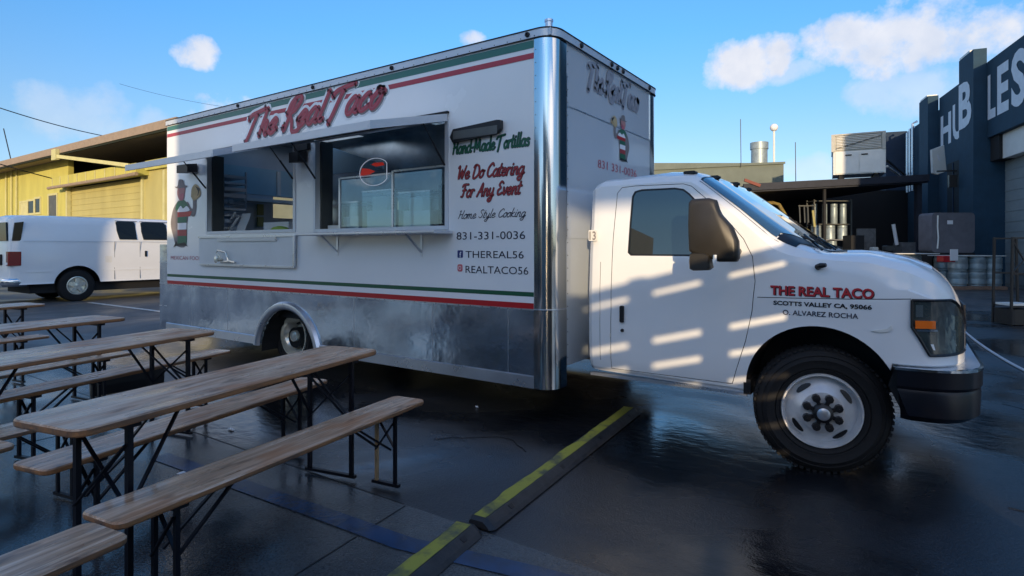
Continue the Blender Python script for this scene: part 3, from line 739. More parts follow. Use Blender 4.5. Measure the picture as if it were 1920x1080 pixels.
# --- wheels
def wheel(name, c, R0, w, rimr, m_rim, steer, parent, front=True, sgn=-1):
    T = Matrix.Rotation(R(steer), 4, 'Z')
    c = Vector(c)
    mb = MB()
    h = w / 2
    prof = [(-h + .03, rimr * .98), (-h + .005, rimr + .025), (-h + .012, rimr + .03), (-h + .002, rimr + .036), (-h, (rimr + R0) / 2), (-h - .003, (rimr + R0) / 2 + .004), (-h + .003, (rimr + R0) / 2 + .01), (-h + .012, R0 - .05), (-h + .006, R0 - .046), (-h + .015, R0 - .036), (-h + .04, R0 - .008), (-h + .07, R0), (h - .07, R0), (h - .04, R0 - .008), (h - .015, R0 - .04), (h, (rimr + R0) / 2), (h - .03, rimr * .98)]
    mb.lathe(prof, c, 'y', 56, T)
    ty = mb.build('tyre', M['rubber'], None, smooth=True, angle=40)
    if front:
        tb_ = MB()
        for k in range(64):
            a = 2 * math.pi * k / 64
            for (ax, dx) in ((-h + .055, .028), (-.012, .024), (h - .055, .028)):
                a2 = a + (.03 if abs(ax) < .02 else 0)
                for (da, rr2) in ((0, 0),):
                    q0 = [Vector((r * math.cos(a2 + e), ax + s2 * dx, r * math.sin(a2 + e))) for r in (R0 - .012, R0 + .001) for e in (-.028, .028) for s2 in (-1, 1)]
                    i = [tb_.av(c + T @ q) for q in q0]
                    for f_ in ((0, 1, 3, 2), (4, 6, 7, 5), (0, 4, 5, 1), (2, 3, 7, 6), (0, 2, 6, 4), (1, 5, 7, 3)): tb_.face([i[j] for j in f_])
        tread = tb_.build('tread', M['rubber'], None); tread.parent = ty; tread['kind'] = 'stuff'
        tread.data.transform(Matrix.Translation(-wloc(parent)))
    # the wheel itself is the tyre's parent
    wmb = MB()
    rp_ = [(-h + .028, rimr * .985), (-h + .012, rimr * .97), (-h + .012, rimr * .93), (-h + .05, rimr * .90), (-h + .065, rimr * .86)]
    if front:
        rp_ += [(-h + .035, rimr * .72), (-h + .005, rimr * .60), (-h - .012, rimr * .52), (-h - .016, rimr * .34), (-h - .01, .001)]
    else:
        rp_ += [(-h + .12, rimr * .70), (-h + .15, rimr * .55), (-h + .15, rimr * .35), (-h + .15, .001)]
    wmb.lathe(rp_, c, 'y', 56, T)
    rim = wmb.build('rim', m_rim, parent, smooth=True, angle=30)
    rim.name = 'wheel'
    ty.parent = rim; ty.data.transform(Matrix.Translation(-wloc(parent)))
    WL['wheel'] = wloc(parent); WL[rim.name] = wloc(parent)
    def P(ax, a, r): return c + T @ Vector((r * math.cos(a), ax, r * math.sin(a)))
    if front:
        for k in range(4):
            a0 = R(45 + 90 * k - 8); mb = MB()
            pts = []
            for j in range(12):
                t = 2 * math.pi * j / 12
                rr_ = rimr * (.735 + .065 * math.sin(t)); aa = a0 + .30 * math.cos(t)
                pts.append(mb.av(P(-h + .026 - (0.735 - rr_ / rimr) * .10, aa, rr_)))
            mb.face(pts); mb.build('hand_hole', M['black'], rim, fix=False)
        hub = MB(); hub.lathe([(-h - .012, rimr * .25), (-h - .055, rimr * .235), (-h - .065, rimr * .16)], c, 'y', 20, T)
        hub.build('hub', M['black'], rim, smooth=True, angle=30)
        mb = MB(); mb.lathe([(-h - .062, rimr * .17), (-h - .070, rimr * .10), (-h - .07, .001)], c, 'y', 16, T); mb.build('hub_cap', M['alu'], rim, smooth=True)
        for k in range(8):
            a = 2 * math.pi * (k + .5) / 8; q = P(0, a, rimr * .40)
            mb = MB(); mb.lathe([(-h - .012, .026), (-h - .045, .024), (-h - .047, .001)], q, 'y', 8, T)
            mb.bar(P(-h - .03, a, rimr * .22), P(-h - .03, a, rimr * .40), .022, .022)
            mb.build('lug_nut', M['black'], rim)
    else:
        for k in range(4):
            a0 = R(20 + 90 * k); mb = MB(); pts = []
            for j in range(10):
                t = 2 * math.pi * j / 10; pts.append(mb.av(P(-h + .128, a0 + .30 * math.cos(t), rimr * (.63 + .06 * math.sin(t)))))
            mb.face(pts); mb.build('hand_hole', M['black'], rim, fix=False)
        mb = MB(); mb.lathe([(-h + .15, rimr * .3), (-h + .02, rimr * .26), (-h + .0, rimr * .1), (-h, .001)], c, 'y', 16, T); mb.build('hub', M['rimr'], rim, smooth=True)
    return rim
wheel('wheel', (1.83, .27, .395), .395, .22, .238, M['rim'], 13, truck)
wheel('wheel', (1.83, 2.04, .395), .395, .22, .238, M['rim'], 13, truck)
wheel('wheel', (-3.66, .36, .385), .385, .24, .245, M['rimr'], 0, truck, front=False)
wheel('wheel', (-3.66, 1.95, .385), .385, .24, .245, M['rimr'], 0, truck, front=False)

# --- cab body as a lofted solid
def lerp(tab, x):
    if x <= tab[0][0]: return tab[0][1]
    for (a, va), (b, vb) in zip(tab, tab[1:]):
        if x <= b:
            t = (x - a) / (b - a); return va + (vb - va) * t
    return tab[-1][1]
ROOF_C = [(.22, 1.94), (.3, 1.985), (.8, 2.02), (1.0, 2.005), (1.08, 1.965), (1.18, 1.895), (1.45, 1.69), (1.72, 1.482), (1.84, 1.398), (1.92, 1.400), (2.1, 1.405), (2.3, 1.362), (2.42, 1.31), (2.5, 1.235), (2.545, 1.16), (2.575, 1.06), (2.59, .95)]
EDGE_Z = [(.22, 1.875), (.3, 1.90), (.9, 1.905), (1.02, 1.89), (1.08, 1.85), (1.33, 1.635), (1.55, 1.425), (1.62, 1.385), (1.75, 1.355), (1.95, 1.34), (2.1, 1.33), (2.3, 1.275), (2.42, 1.215), (2.5, 1.15), (2.545, 1.09), (2.575, 1.01), (2.59, .93)]
BELT_Z = [(.22, 1.33), (1.6, 1.33), (1.72, 1.31), (1.9, 1.27), (2.1, 1.245), (2.3, 1.18), (2.42, 1.13), (2.5, 1.08), (2.545, 1.04), (2.575, .98), (2.59, .92)]
SIDE_Y = [(.22, .20), (.26, .165), (.32, .152), (2.2, .150), (2.33, .165), (2.42, .20), (2.48, .255), (2.53, .34), (2.565, .45), (2.59, .60)]
BOT_Z = [(.22, .47), (1.40, .44), (2.18, .46), (2.22, .70), (2.59, .70)]
def ins(X): return lerp(SIDE_Y, X) - .15
def half(X):
    i = ins(X); zb = lerp(BOT_Z, X); zbelt = lerp(BELT_Z, X); ze = lerp(EDGE_Z, X); zc = lerp(ROOF_C, X)
    def sq(z): return z
    pts = [(YC, zb), (.30 + i, zb), (.205 + i, zb + .0), (.178 + i, min(zb + .03, .9))]
    for z, y in ((.58, .158), (.72, .152), (.86, .150), (.955, .154), (1.09, .150), (1.17, .156)):
        zz = max(z, zb + .03 + (z - .5) * .05)
        zz = min(zz, zbelt - .01)
        pts.append((y + i, zz))
    pts.append((.165 + i, zbelt))
    hgt = max(0, ze - 1.33)
    ytop = .172 + hgt * .085 + i
    if X > 1.75: ytop = .185 + i
    pts.append(((.166 + i) * .5 + ytop * .5, zbelt + (ze - zbelt) * .5))
    pts.append((ytop, ze))
    y2 = ytop + .045
    pts.append((y2, ze + (zc - ze) * .36 + .008))
    pts.append((y2 + .06, ze + (zc - ze) * .62 + .006))
    pts.append((y2 + .20, ze + (zc - ze) * .86))
    pts.append((y2 + (YC - y2) * .6, ze + (zc - ze) * .97))
    pts.append((YC, zc))
    return pts
def cab_section(X):
    h = half(X)
    ring = [(X, y, z) for y, z in h]
    ring += [(X, 2 * YC - y, z) for y, z in h[-2:0:-1]]
    return ring
def top_z(X, y):
    h = half(X)[12:]
    for (y0, z0), (y1, z1) in zip(h, h[1:]):
        if y0 <= y <= y1: return z0 + (z1 - z0) * (y - y0) / max(1e-6, y1 - y0)
    return h[0][1] if y < h[0][0] else h[-1][1]
Xs = [.22, .235, .26, .32, .45, .6, .8, .95, 1.02, 1.06, 1.10, 1.14, 1.18, 1.26, 1.34, 1.42, 1.5, 1.58, 1.66, 1.72, 1.78, 1.86, 1.92, 2.0, 2.1, 2.18, 2.22, 2.3, 2.36, 2.42, 2.46, 2.5, 2.53, 2.55, 2.565, 2.578, 2.59]
mb = MB(); mb.loft([cab_section(X) for X in Xs])
body = mb.build('cab_body', M['white'], truck)
def cutter(mb): return mb.build('cutter', M['black'], truck)
# wheel arches on both sides
for (y0, y1) in ((-.1, .62), (1.69, 2.5)):
    c_ = MB(); ap = [(1.83 + .43 * math.cos(R(a)), .50 + .43 * math.sin(R(a))) for a in range(0, 181, 6)] + [(1.40, .1), (2.26, .1)]
    c_.ext(ap, 1, y0, y1); boolean(body, cutter(c_))
DOOR = [(.425, .50), (.43, 1.0), (.435, 1.5), (.455, 1.84), (.49, 1.88), (.6, 1.887), (.96, 1.88), (1.02, 1.86), (1.12, 1.77), (1.28, 1.60), (1.38, 1.48), (1.44, 1.36), (1.458, 1.2), (1.44, 1.0), (1.40, .80), (1.345, .62), (1.31, .50)]
def offs(poly, d):
    out = []; n = len(poly)
    for i in range(n):
        a = Vector(poly[i - 1]); b = Vector(poly[i]); c = Vector(poly[(i + 1) % n])
        d1 = (b - a).normalized(); d2 = (c - b).normalized()
        n1 = Vector((d1.y, -d1.x)); n2 = Vector((d2.y, -d2.x)); nn = (n1 + n2).normalized()
        k = d / max(.4, nn.dot(n1)); out.append(tuple(b + nn * k))
    return out
area = sum(DOOR[i - 1][0] * DOOR[i][1] - DOOR[i][0] * DOOR[i - 1][1] for i in range(len(DOOR)))
sg = 1 if area > 0 else -1
door = link('door', body.data.copy(), truck)
c_ = MB(); c_.ext(DOOR, 1, -.1, .27); boolean(door, cutter(c_), 'INTERSECT')
c_ = MB(); c_.ext(offs(DOOR, .0045 * sg), 1, -.1, .275); boolean(body, cutter(c_))
WIN = [(.555, 1.385), (.562, 1.62), (.574, 1.81), (.595, 1.848), (.65, 1.860), (.90, 1.858), (.965, 1.845), (1.01, 1.81), (1.12, 1.69), (1.23, 1.57), (1.345, 1.43), (1.37, 1.385), (1.34, 1.362), (.58, 1.362)]
wa = sum(WIN[i - 1][0] * WIN[i][1] - WIN[i][0] * WIN[i - 1][1] for i in range(len(WIN)))
ws = 1 if wa > 0 else -1
c_ = MB(); c_.ext(WIN, 1, -.1, .24); boolean(door, cutter(c_))
# panel grooves: rear cab seam, hood seam, belt line
def groove(o, path, w=.006, depth_y=.02, y0=.0):
    c_ = MB(); P = [Vector(p) for p in path]
    up, dn = [], []
    for i, p in enumerate(P):
        d = (P[min(i + 1, len(P) - 1)] - P[max(i - 1, 0)]).normalized(); nn = Vector((-d.y, d.x)) * w / 2
        up.append(tuple(p + nn)); dn.append(tuple(p - nn))
    c_.ext(up + dn[::-1], 1, y0, depth_y); boolean(o, cutter(c_))
groove(body, [(.335, .46), (.335, 1.5), (.35, 1.80), (.365, 1.92)], .0035, .166)
groove(body, [(1.475, 1.095), (1.7, 1.10), (2.0, 1.108), (2.22, 1.118), (2.44, 1.13)], .005, .168)
for o in (body, door): shade(o.data, 22)
for o in (body, door):
    try:
        w_ = o.modifiers.new('wn', 'WEIGHTED_NORMAL'); w_.keep_sharp = True; w_.weight = 60
    except Exception: pass
def ysurf(X, z):
    h = half(X)[3:13]
    for (y0, z0), (y1, z1) in zip(h, h[1:]):
        if z0 <= z <= z1: return y0 + (y1 - y0) * (z - z0) / max(1e-6, z1 - z0)
    return h[-1][0]
def panel_on_side(name, poly, off, m, parent, thick=.006, fix=True):
    mb = MB()
    A = [mb.av((x, ysurf(min(x, 2.5), z) + off, z)) for x, z in poly]; B = [mb.av((x, ysurf(min(x, 2.5), z) + off + thick, z)) for x, z in poly]
    mb.face(A); mb.face(B[::-1]); n = len(poly)
    for k in range(n): mb.face((A[k], B[k], B[(k + 1) % n], A[(k + 1) % n]))
    return mb.build(name, m, parent)
# flat side glass leaning in slightly, with a rubber seal
def pane(name, poly, y_at, m, parent, thick=.005):
    mb = MB(); A = [mb.av((x, y_at(z), z)) for x, z in poly]; B = [mb.av((x, y_at(z) + thick, z)) for x, z in poly]
    n = len(poly); mb.face(A); mb.face(B[::-1])
    for k in range(n): mb.face((A[k], B[k], B[(k + 1) % n], A[(k + 1) % n]))
    return mb.build(name, m, parent)
gy = lambda z: .180 + (z - 1.36) * .075
wn = pane('window', WIN, gy, M['glass_dark'], door)
mb = MB(); inn = offs(WIN, -.012 * ws); n = len(WIN)
for k in range(n):
    a, b, c, d = WIN[k], WIN[(k + 1) % n], inn[(k + 1) % n], inn[k]
    mb.face([mb.av((p[0], gy(p[1]) - .004, p[1])) for p in (a, b, c, d)])
mb.build('window_seal', M['black'], door, fix=False)
# things seen behind the glass are reflections; the seat top shows faintly
mb = MB(); mb.bbox((.60, .45, 1.2), (.78, .95, 1.62), .05, 1); mb.build('seat', M['dark'], truck)
# handle, lock
mb = MB(); mb.bbox((.505, .135, .86), (.535, .155, .985), .008, 1); hd = mb.build('door_handle', M['black'], door)
mb = MB(); mb.lathe([(.140, .001), (.138, .012), (.155, .013)], (.522, 0, .80), 'y', 12); mb.build('door_lock', M['black'], door)
# windshield following the body
def sheet(name, x0, x1, y0f, y1, off, m, parent, nx=10, ny=22, thick=.004, mirror_=True):
    mb = MB(); grid = []
    for i in range(nx + 1):
        X = x0 + (x1 - x0) * i / nx; ya = y0f(X); row = []
        for j in range(ny + 1):
            y = ya + (2 * YC - 2 * ya) * j / ny
            yy = y if y <= YC else 2 * YC - y
            row.append(mb.av((X, y, top_z(X, yy) + off)))
        grid.append(row)
    for i in range(nx):
        for j in range(ny): mb.face((grid[i][j], grid[i + 1][j], grid[i + 1][j + 1], grid[i][j + 1]))
    return mb.build(name, m, parent, smooth=True, angle=60, fix=False)
def ws_edge(X): return .172 + max(0, lerp(EDGE_Z, X) - 1.33) * .085 + .05
def sm(t): t = min(1, max(0, t)); return t * t * (3 - 2 * t)
def ws_low(y): return 1.575 + .25 * sm((min(y, 2 * YC - y) - .18) / .55)
def ws_high(y): return 1.085 + .03 * sm((min(y, 2 * YC - y) - .2) / .5)
def sheet(name, fa, fb, e0, off, m, parent, nx=16, ny=34):
    mb = MB(); grid = []
    for i in range(nx + 1):
        row = []
        for j in range(ny + 1):
            s_ = -1 + 2 * j / ny
            X = 1.3
            for _ in range(4):
                ye = ws_edge(X) + e0
                y = YC + s_ * (YC - ye); xa, xb = fa(y), fb(y); X = xa + (xb - xa) * i / nx
            row.append(mb.av((X, y, top_z(X, min(y, 2 * YC - y)) + off)))
        grid.append(row)
    for i in range(nx):
        for j in range(ny): mb.face((grid[i][j], grid[i + 1][j], grid[i + 1][j + 1], grid[i][j + 1]))
    return mb.build(name, m, parent, smooth=True, angle=60, fix=False)
sheet('windshield_seal', lambda y: ws_high(y) - .018, lambda y: ws_low(y) + .02, -.014, .003, M['black'], truck)
wsh = sheet('windshield', ws_high, ws_low, 0, .008, M['windshield'], truck)
sheet('cowl', lambda y: ws_low(y) + .005, lambda y: ws_low(y) + .12, -.006, .0055, M['black'], truck, 6)
for (y0, y1, x0, x1) in ((.62, 1.08, 1.86, 1.60), (1.35, 1.75, 1.87, 1.62)):
    mb = MB(); pts = [(x0, y0, top_z(x0, min(y0, YC)) + .02), (x0 - .06, y0 - .1, top_z(x0 - .06, .6) + .03), (x0 - .14, y0 - .30, top_z(x0 - .14, .4) + .035)]
    mb.tube(pts, .006, 5)
    mb.bar((x0 - .02, y0 - .32, top_z(x0 - .02, .35) + .022), (x0 - .17, y0 + .02, top_z(x0 - .17, .6) + .022), .008, .014)
    mb.build('wiper', M['black'], truck)
mb = MB(); mb.lathe([(1.315, .022), (1.325, .020), (1.333, .01), (1.335, .001)], (1.78, .23, .012), 'z', 10); mb.build('washer_nozzle', M['black'], truck)
mb = MB(); mb.tube([(1.83, .155, 1.30), (1.85, .13, 1.31), (1.88, .12, 1.315)], [.02, .018, .012], 8); mb.build('antenna_base', M['black'], truck)
# hood ridge and seam
for s_ in (1, -1):
    pass
mb = MB()
secs = []
for X in (1.97, 2.05, 2.15, 2.25, 2.35, 2.42):
    secs.append([(X, y, top_z(X, y) + o_) for y, o_ in ((.43, -.004), (.47, .010), (.53, .012), (.60, -.004))])
mb.loft(secs, False, False); mb.build('hood_ridge', M['white'], truck, smooth=True, angle=60, fix=False)
# roof clearance lights
for (x, y) in ((.98, .33), (1.07, .62), (1.09, 1.155), (1.07, 1.7)):
    z = top_z(x, min(y, 2 * YC - y)); mb = MB(); mb.bbox((x - .045, y - .03, z - .012), (x + .045, y + .03, z + .013), .012, 1); mb.build('clearance_light', M['black'], truck)
# headlight: lens on the body corner
HLZ = (.80, 1.115)
def hl_poly(off, n=12, top=1.118, back=2.315):
    rows = []
    for k in range(n + 1):
        t = k / n
        row = []
        for z in (top, 1.04, .96, .90, .80):
            zt = z
            xb = back + (.085 if z <= .81 else (.035 if z < .91 else 0))
            X = xb + (2.582 - xb) * math.sin(t * math.pi / 2)
            zc = min(zt, lerp(BELT_Z, X) + .03) if X > 2.5 else zt
            y = lerp(SIDE_Y, X) - off
            row.append((X + off * .5, y, zt if zt < top else min(top, lerp(EDGE_Z, X) - .012)))
        rows.append(row)
    return rows
mb = MB(); rows = hl_poly(.004); ids = [[mb.av(p) for p in r_] for r_ in rows]
for A, B in zip(ids, ids[1:]):
    for j in range(4): mb.face((A[j], B[j], B[j + 1], A[j + 1]))
hl = mb.build('headlight', M['lens'], truck, smooth=True, angle=50, fix=False)
mb = MB()
edge = [r_[0] for r_ in rows]; edge2 = [r_[-1] for r_ in rows]
mb.tube([Vector(p) + Vector((0, -.003, 0)) for p in edge], .008, 6); mb.tube([Vector(p) + Vector((0, -.003, 0)) for p in edge2], .008, 6)
mb.tube([Vector(p) + Vector((0, -.003, 0)) for p in rows[0]], .008, 6)
mb.build('headlight_seal', M['black'], hl)
def on_hl(x, z, off): return (x, lerp(SIDE_Y, x) - off, z)
def hlpatch(name, x0, x1, z0, z1, off, m, par, n=6):
    mb = MB(); A = [mb.av(on_hl(x0 + (x1 - x0) * k / n, z0, off)) for k in range(n + 1)]; B = [mb.av(on_hl(x0 + (x1 - x0) * k / n, z1, off)) for k in range(n + 1)]
    A2 = [mb.av(on_hl(x0 + (x1 - x0) * k / n, z0, off - .012)) for k in range(n + 1)]; B2 = [mb.av(on_hl(x0 + (x1 - x0) * k / n, z1, off - .012)) for k in range(n + 1)]
    for k in range(n):
        mb.face((A[k], A[k + 1], B[k + 1], B[k])); mb.face((B[k], B[k + 1], B2[k + 1], B2[k])); mb.face((A2[k], A2[k + 1], A[k + 1], A[k]))
    mb.face((A[0], B[0], B2[0], A2[0])); mb.face((A[-1], A2[-1], B2[-1], B[-1]))
    return mb.build(name, m, par)
hlpatch('turn_signal', 2.333, 2.43, .955, 1.0, .016, M['amber'], hl)
hlpatch('reflector', 2.335, 2.37, 1.02, 1.09, .0065, M['reflector'], hl)
hlpatch('chrome_strip', 2.34, 2.44, .938, .948, .012, M['chrome'], hl)
hlpatch('reflector', 2.45, 2.53, .83, 1.07, .0055, M['lens'], hl)
# grille, seen edge-on
mb = MB(); mb.box((2.591, .72, .78), (2.600, 1.59, 1.06)); gr = mb.build('grille', M['black'], truck)
for k in range(5):
    mb = MB(); mb.box((2.6005, .74, .80 + k * .052), (2.606, 1.57, .82 + k * .052)); mb.build('grille_bar', M['chrome'], gr)
# bumper with chrome top edge
def bump_sec(X0, z0, z1, shr):
    out = []
    for k in range(0, 91, 10):
        a = R(k); out.append((X0 + (2.665 - X0 - shr) * math.sin(a) ** .8, .125 + shr + .36 * (1 - math.cos(a)) ** 1.15))
    return out
mb = MB()
zz = [(.415, .05), (.45, .012), (.58, .006), (.60, .012), (.62, 0), (.715, 0), (.722, .006)]
secs = []
for z, shr in zz:
    p = bump_sec(2.245 if z > .6 else 2.245 + (.6 - z) * .35, z, z, shr)
    full = p + [(x, 2 * YC - y) for x, y in p[::-1]]
    innr = [(2.26, 2 * YC - .2), (2.26, .2)]
    secs.append([(x, y, z) for x, y in full + innr])
mb.loft(secs); bm_ = mb.build('front_bumper', M['bumper'], truck, smooth=True, angle=30)
mb = MB(); p = bump_sec(2.235, 0, 0, -.004); full = p + [(x, 2 * YC - y) for x, y in p[::-1]]
mb.loft([[(x, y, z) for z in (.712, .726)] + [(x - .015, y + .015 * (1 if y < YC else -1), z) for z in (.728, .712)] for x, y in full]); mb.build('bumper_chrome_strip', M['chrome'], bm_, smooth=True, angle=40)
mb = MB(); full = bump_sec(2.25, 0, 0, .01); full = full + [(x, 2 * YC - y) for x, y in full[::-1]]
mb.face([mb.av((x, y, .727)) for x, y in full]); mb.build('bumper_step', M['alu'], bm_, fix=False)
# sill trim and splash guard
mb = MB(); mb.box((.24, .185, .425), (1.40, .24, .447)); mb.build('rocker_sill', M['alu'], truck)
mb = MB(); mb.box((1.385, .17, .44), (1.43, .42, .54)); mb.build('splash_guard', M['black'], truck)
mb = MB(); mb.ext([(2.20, .60), (2.26, .47), (2.30, .44), (2.33, .70), (2.24, .73)], 1, .2, .5); mb.build('inner_fender', M['black'], truck)
mb = MB(); mb.ext([(2.115, .925), (2.16, .935), (2.20, .945), (2.215, .965), (2.222, .945), (2.20, .925), (2.16, .918)], 1, .145, .152); mb.build('fender_badge', M['offwhite'], truck)
mb = MB(); mb.tube([(1.80, .30, 1.36), (1.79, .305, 1.41)], .008, 6); mb.build('antenna_stub', M['black'], truck)
for z in (.62, .74):
    mb = MB(); mb.box((.418, .148, z * 1.0), (.424, .156, z + .03)); mb.build('door_hinge', M['offwhite'], truck)
# big tow mirror
mb = MB()
prof = [(1.178, 1.40), (1.172, 1.56), (1.176, 1.70), (1.195, 1.722), (1.30, 1.724), (1.335, 1.712), (1.35, 1.66), (1.37, 1.62), (1.43, 1.55), (1.465, 1.46), (1.47, 1.36), (1.455, 1.338), (1.36, 1.336), (1.30, 1.36), (1.20, 1.385)]
def puffy(mb, poly, y0, y1, bev=.025):
    n = len(poly); cx = sum(p[0] for p in poly) / n; cz = sum(p[1] for p in poly) / n
    rings = []
    for y, k in ((y0, .86), (y0 + bev * .4, .96), (y0 + bev, 1.0), (y1 - bev, 1.0), (y1, .94)):
        rings.append([(cx + (p[0] - cx) * k, y, cz + (p[1] - cz) * k) for p in poly])
    mb.loft(rings)
puffy(mb, prof, -.37, -.27); mi = mb.build('side_mirror', M['mirror'], truck, smooth=True, angle=50)
mb = MB(); puffy(mb, [(1.188, 1.29), (1.184, 1.34), (1.19, 1.385), (1.21, 1.392), (1.28, 1.39), (1.305, 1.375), (1.312, 1.32), (1.318, 1.30), (1.30, 1.285), (1.21, 1.28)], -.385, -.29); mb.build('spot_mirror', M['mirror'], mi, smooth=True, angle=50)
mb = MB(); mb.tube([(1.40, -.31, 1.40), (1.38, -.10, 1.385), (1.36, .10, 1.385), (1.35, .19, 1.40)], .022, 8); mb.tube([(1.42, -.31, 1.50), (1.38, -.1, 1.43), (1.34, .18, 1.43)], .016, 8); mb.build('mirror_arm', M['mirror'], mi, smooth=True)
mb = MB(); mb.tube([(1.345, -.38, 1.378), (1.345, -.385, 1.33)], .012, 6); mb.build('mirror_bolt', M['alu'], mi)

# --- serving windows: jambs, sills, inner lining
for (x0, x1, z0, z1) in (W1, W2):
    mb = MB()
    t = .022
    mb.box((x0 + .001, -.012, z0 - .03), (x1 - .001, -.001, z0 + .004))
    mb.build('window_sill', M['aluw'], truck)
    for (a, b) in ((x0 - .03, x0 + .004), (x1 - .004, x1 + .035)):
        mb = MB(); mb.box((a, -.012, z0 - .03), (b, -.001, z1)); mb.build('window_frame', M['aluw'], truck)
    mb = MB(); mb.box((x0 + .001, .052, z0), (x0 + .022, .20, z1)); mb.build('window_jamb', M['jamb'], truck)
    mb = MB(); mb.box((x1 - .022, .052, z0), (x1 - .001, .20, z1)); mb.build('window_jamb', M['jamb'], truck)
# inside walls
wallpanel('inside_back_wall', [-6.0, -4.6, -3.75, -.1], [.92, 1.75, 2.12, 3.09], [(-4.6, -3.75, 1.75, 2.12)], 2.20, 2.25, M['interior'], truck)
deck('inside_ceiling', 3.06, 3.09, .06, 2.2, M['interior'])
mb = MB(); mb.box((-.14, .23, .92), (-.06, 2.2, 3.06)); mb.build('inside_bulkhead', M['dark'], truck)
mb = MB(); mb.box((-5.3, .30, 1.5), (-3.15, .62, 1.60)); mb.build('prep_counter', M['steel'], truck)
mb = MB(); mb.box((-2.95, .10, 1.5), (-.95, .62, 1.60)); mb.build('prep_counter', M['steel'], truck)
mb = MB(); mb.box((-6.058, .60, 2.25), (-6.04, 2.15, 2.66)); mb.build('blue_wall_panel', M['bluewall'], truck)
mb = MB(); mb.box((-6.03, 1.62, 2.26), (-6.0, 1.68, 2.64)); mb.build('panel_strip', M['offwhite'], truck)
mb = MB(); mb.box((-6.03, .90, 2.12), (-5.75, 1.95, 2.165)); mb.build('wall_shelf', M['offwhite'], truck)
mb = MB(); mb.box((-6.03, 1.28, 1.93), (-6.0, 1.38, 2.10)); mb.build('pale_switch_plate', M['shutter'], truck)
mb = MB(); mb.box((-6.03, 1.28, 1.75), (-6.0, 1.38, 1.90)); mb.build('pale_switch_plate', M['shutter'], truck)
mb = MB(); mb.box((-4.9, 1.55, .92), (-2.7, 2.15, 1.66)); mb.build('cooking_range', M['dark'], truck)
# rack of trays by the left jamb
rk = thing('tray_rack', (-5.4, .4, .92), 'rack of pale stacked trays inside the left serving window', 'rack')
for x in (-5.58, -5.16):
    for y in (.24, .56):
        mb = MB(); mb.box((x, y, .92), (x + .02, y + .02, 2.45)); mb.build('upright', M['alu'], rk)
rr_ = random.Random(4)
for k in range(11):
    z = 1.50 + k * .085; dx = rr_.uniform(-.02, .03)
    mb = MB(); mb.box((-5.55 + dx, .25, z), (-5.12 + dx * .5, .55, z + rr_.uniform(.02, .05))); mb.build('tray', M['paper'] if k % 3 else M['alu'], rk)
def inbox(name, a, b, m, label, cat, r=.01, group=None):
    mb = MB(); mb.bbox(a, b, r, 2); return single(name, mb, m, label, cat, group)
def paper_sheet():
    mb = MB(); r0 = [(-4.62, .22, 1.601), (-4.40, .22, 1.601)]
    secs = [[(-5.02 + dx, .34 + dy, 1.602 + z), (-4.82 + dx, .34 + dy, 1.602 + z), (-4.82 + dx, .346 + dy, 1.602 + z), (-5.02 + dx, .346 + dy, 1.602 + z)] for z, dx, dy in ((0, 0, 0), (.1, .02, .02), (.2, .05, .05), (.27, .08, .05))]
    mb.loft(secs); single('menu_sheet', mb, M['paper'], 'white paper sheet leaning on the counter of the left serving window', 'paper')
paper_sheet()
mb = MB()
for (a, b) in (((-5.12, .3, 1.61), (-5.02, .4, 1.85)), ((-5.16, .36, 1.78), (-4.95, .3, 1.88)), ((-5.2, .3, 1.62), (-5.05, .5, 1.72))): mb.tube([a, b], .018, 6)
single('white_hose_coil', mb, M['paper'], 'tangled white tubing on the counter beside the tray rack', 'tubing', smooth=True)
inbox('takeout_box', (-4.42, .36, 1.601), (-3.9, .56, 1.74), M['paper'], 'low white takeout box on the counter in the left serving window', 'box')
mb = MB(); mb.loft([[(-3.98 + .1 * math.cos(t) * k, .30 + .06 * math.sin(t) * k, 1.601 + z) for t in [j * math.pi / 5 for j in range(10)]] for k, z in ((1.9, 0), (1.7, .03), (1.1, .07), (.3, .085))])
single('lime_cloth', mb, M['lime'], 'crumpled lime green cloth at the right end of the left serving window', 'cloth', smooth=True)
# right window: sliding glass, sneeze guard boxes
for (x0, x1, z1) in ((-2.62, -1.86, 2.15), (-1.84, -1.12, 2.17)):
    mb = MB(); mb.box((x0, .085, 1.64), (x1, .090, z1)); p_ = mb.build('window_pane', M['glass_sky'], truck)
    mb = MB(); mb.box((x0 - .012, .078, 1.625), (x0 + .012, .098, z1)); mb.box((x0 + .012, .078, z1 - .012), (x1, .098, z1 + .006)); mb.build('pane_frame', M['alu'], p_)
def glass_case(loc, dx, dy, dz, label):
    t = thing('glass_display_case', loc, label, 'display case', 'clear cases behind the right serving window')
    x, y, z = loc
    for (a, b) in (((x, y, z), (x + dx, y + .005, z + dz)), ((x, y + dy, z), (x + dx, y + dy + .005, z + dz)), ((x, y + .006, z), (x + .005, y + dy - .001, z + dz)), ((x + dx - .005, y + .006, z), (x + dx, y + dy - .001, z + dz))):
        mb = MB(); mb.box(a, b); mb.build('glass_side', M['glass_sky'], t)
    mb = MB(); mb.box((x - .006, y - .004, z + dz + .001), (x + dx + .006, y + dy + .01, z + dz + .014)); mb.build('case_top', M['alu'], t)
    mb = MB(); mb.box((x + .03, y + .04, z + .001), (x + dx - .03, y + dy - .03, z + dz * .52)); mb.build('food_tray', M['paper'], t)
    mb = MB(); mb.box((x + .05, y + .10, z + dz * .525), (x + dx * .55, y + dy - .05, z + dz * .9)); mb.build('food_tub', M['offwhite'], t)
glass_case((-2.80, .22, 1.602), .30, .3, .30, 'small clear display case left of the taller cases in the right serving window')
glass_case((-2.43, .22, 1.602), .48, .3, .40, 'middle clear display case with white tray in the right serving window')
glass_case((-1.90, .22, 1.602), .42, .3, .36, 'right clear display case beside the card reader in the right serving window')
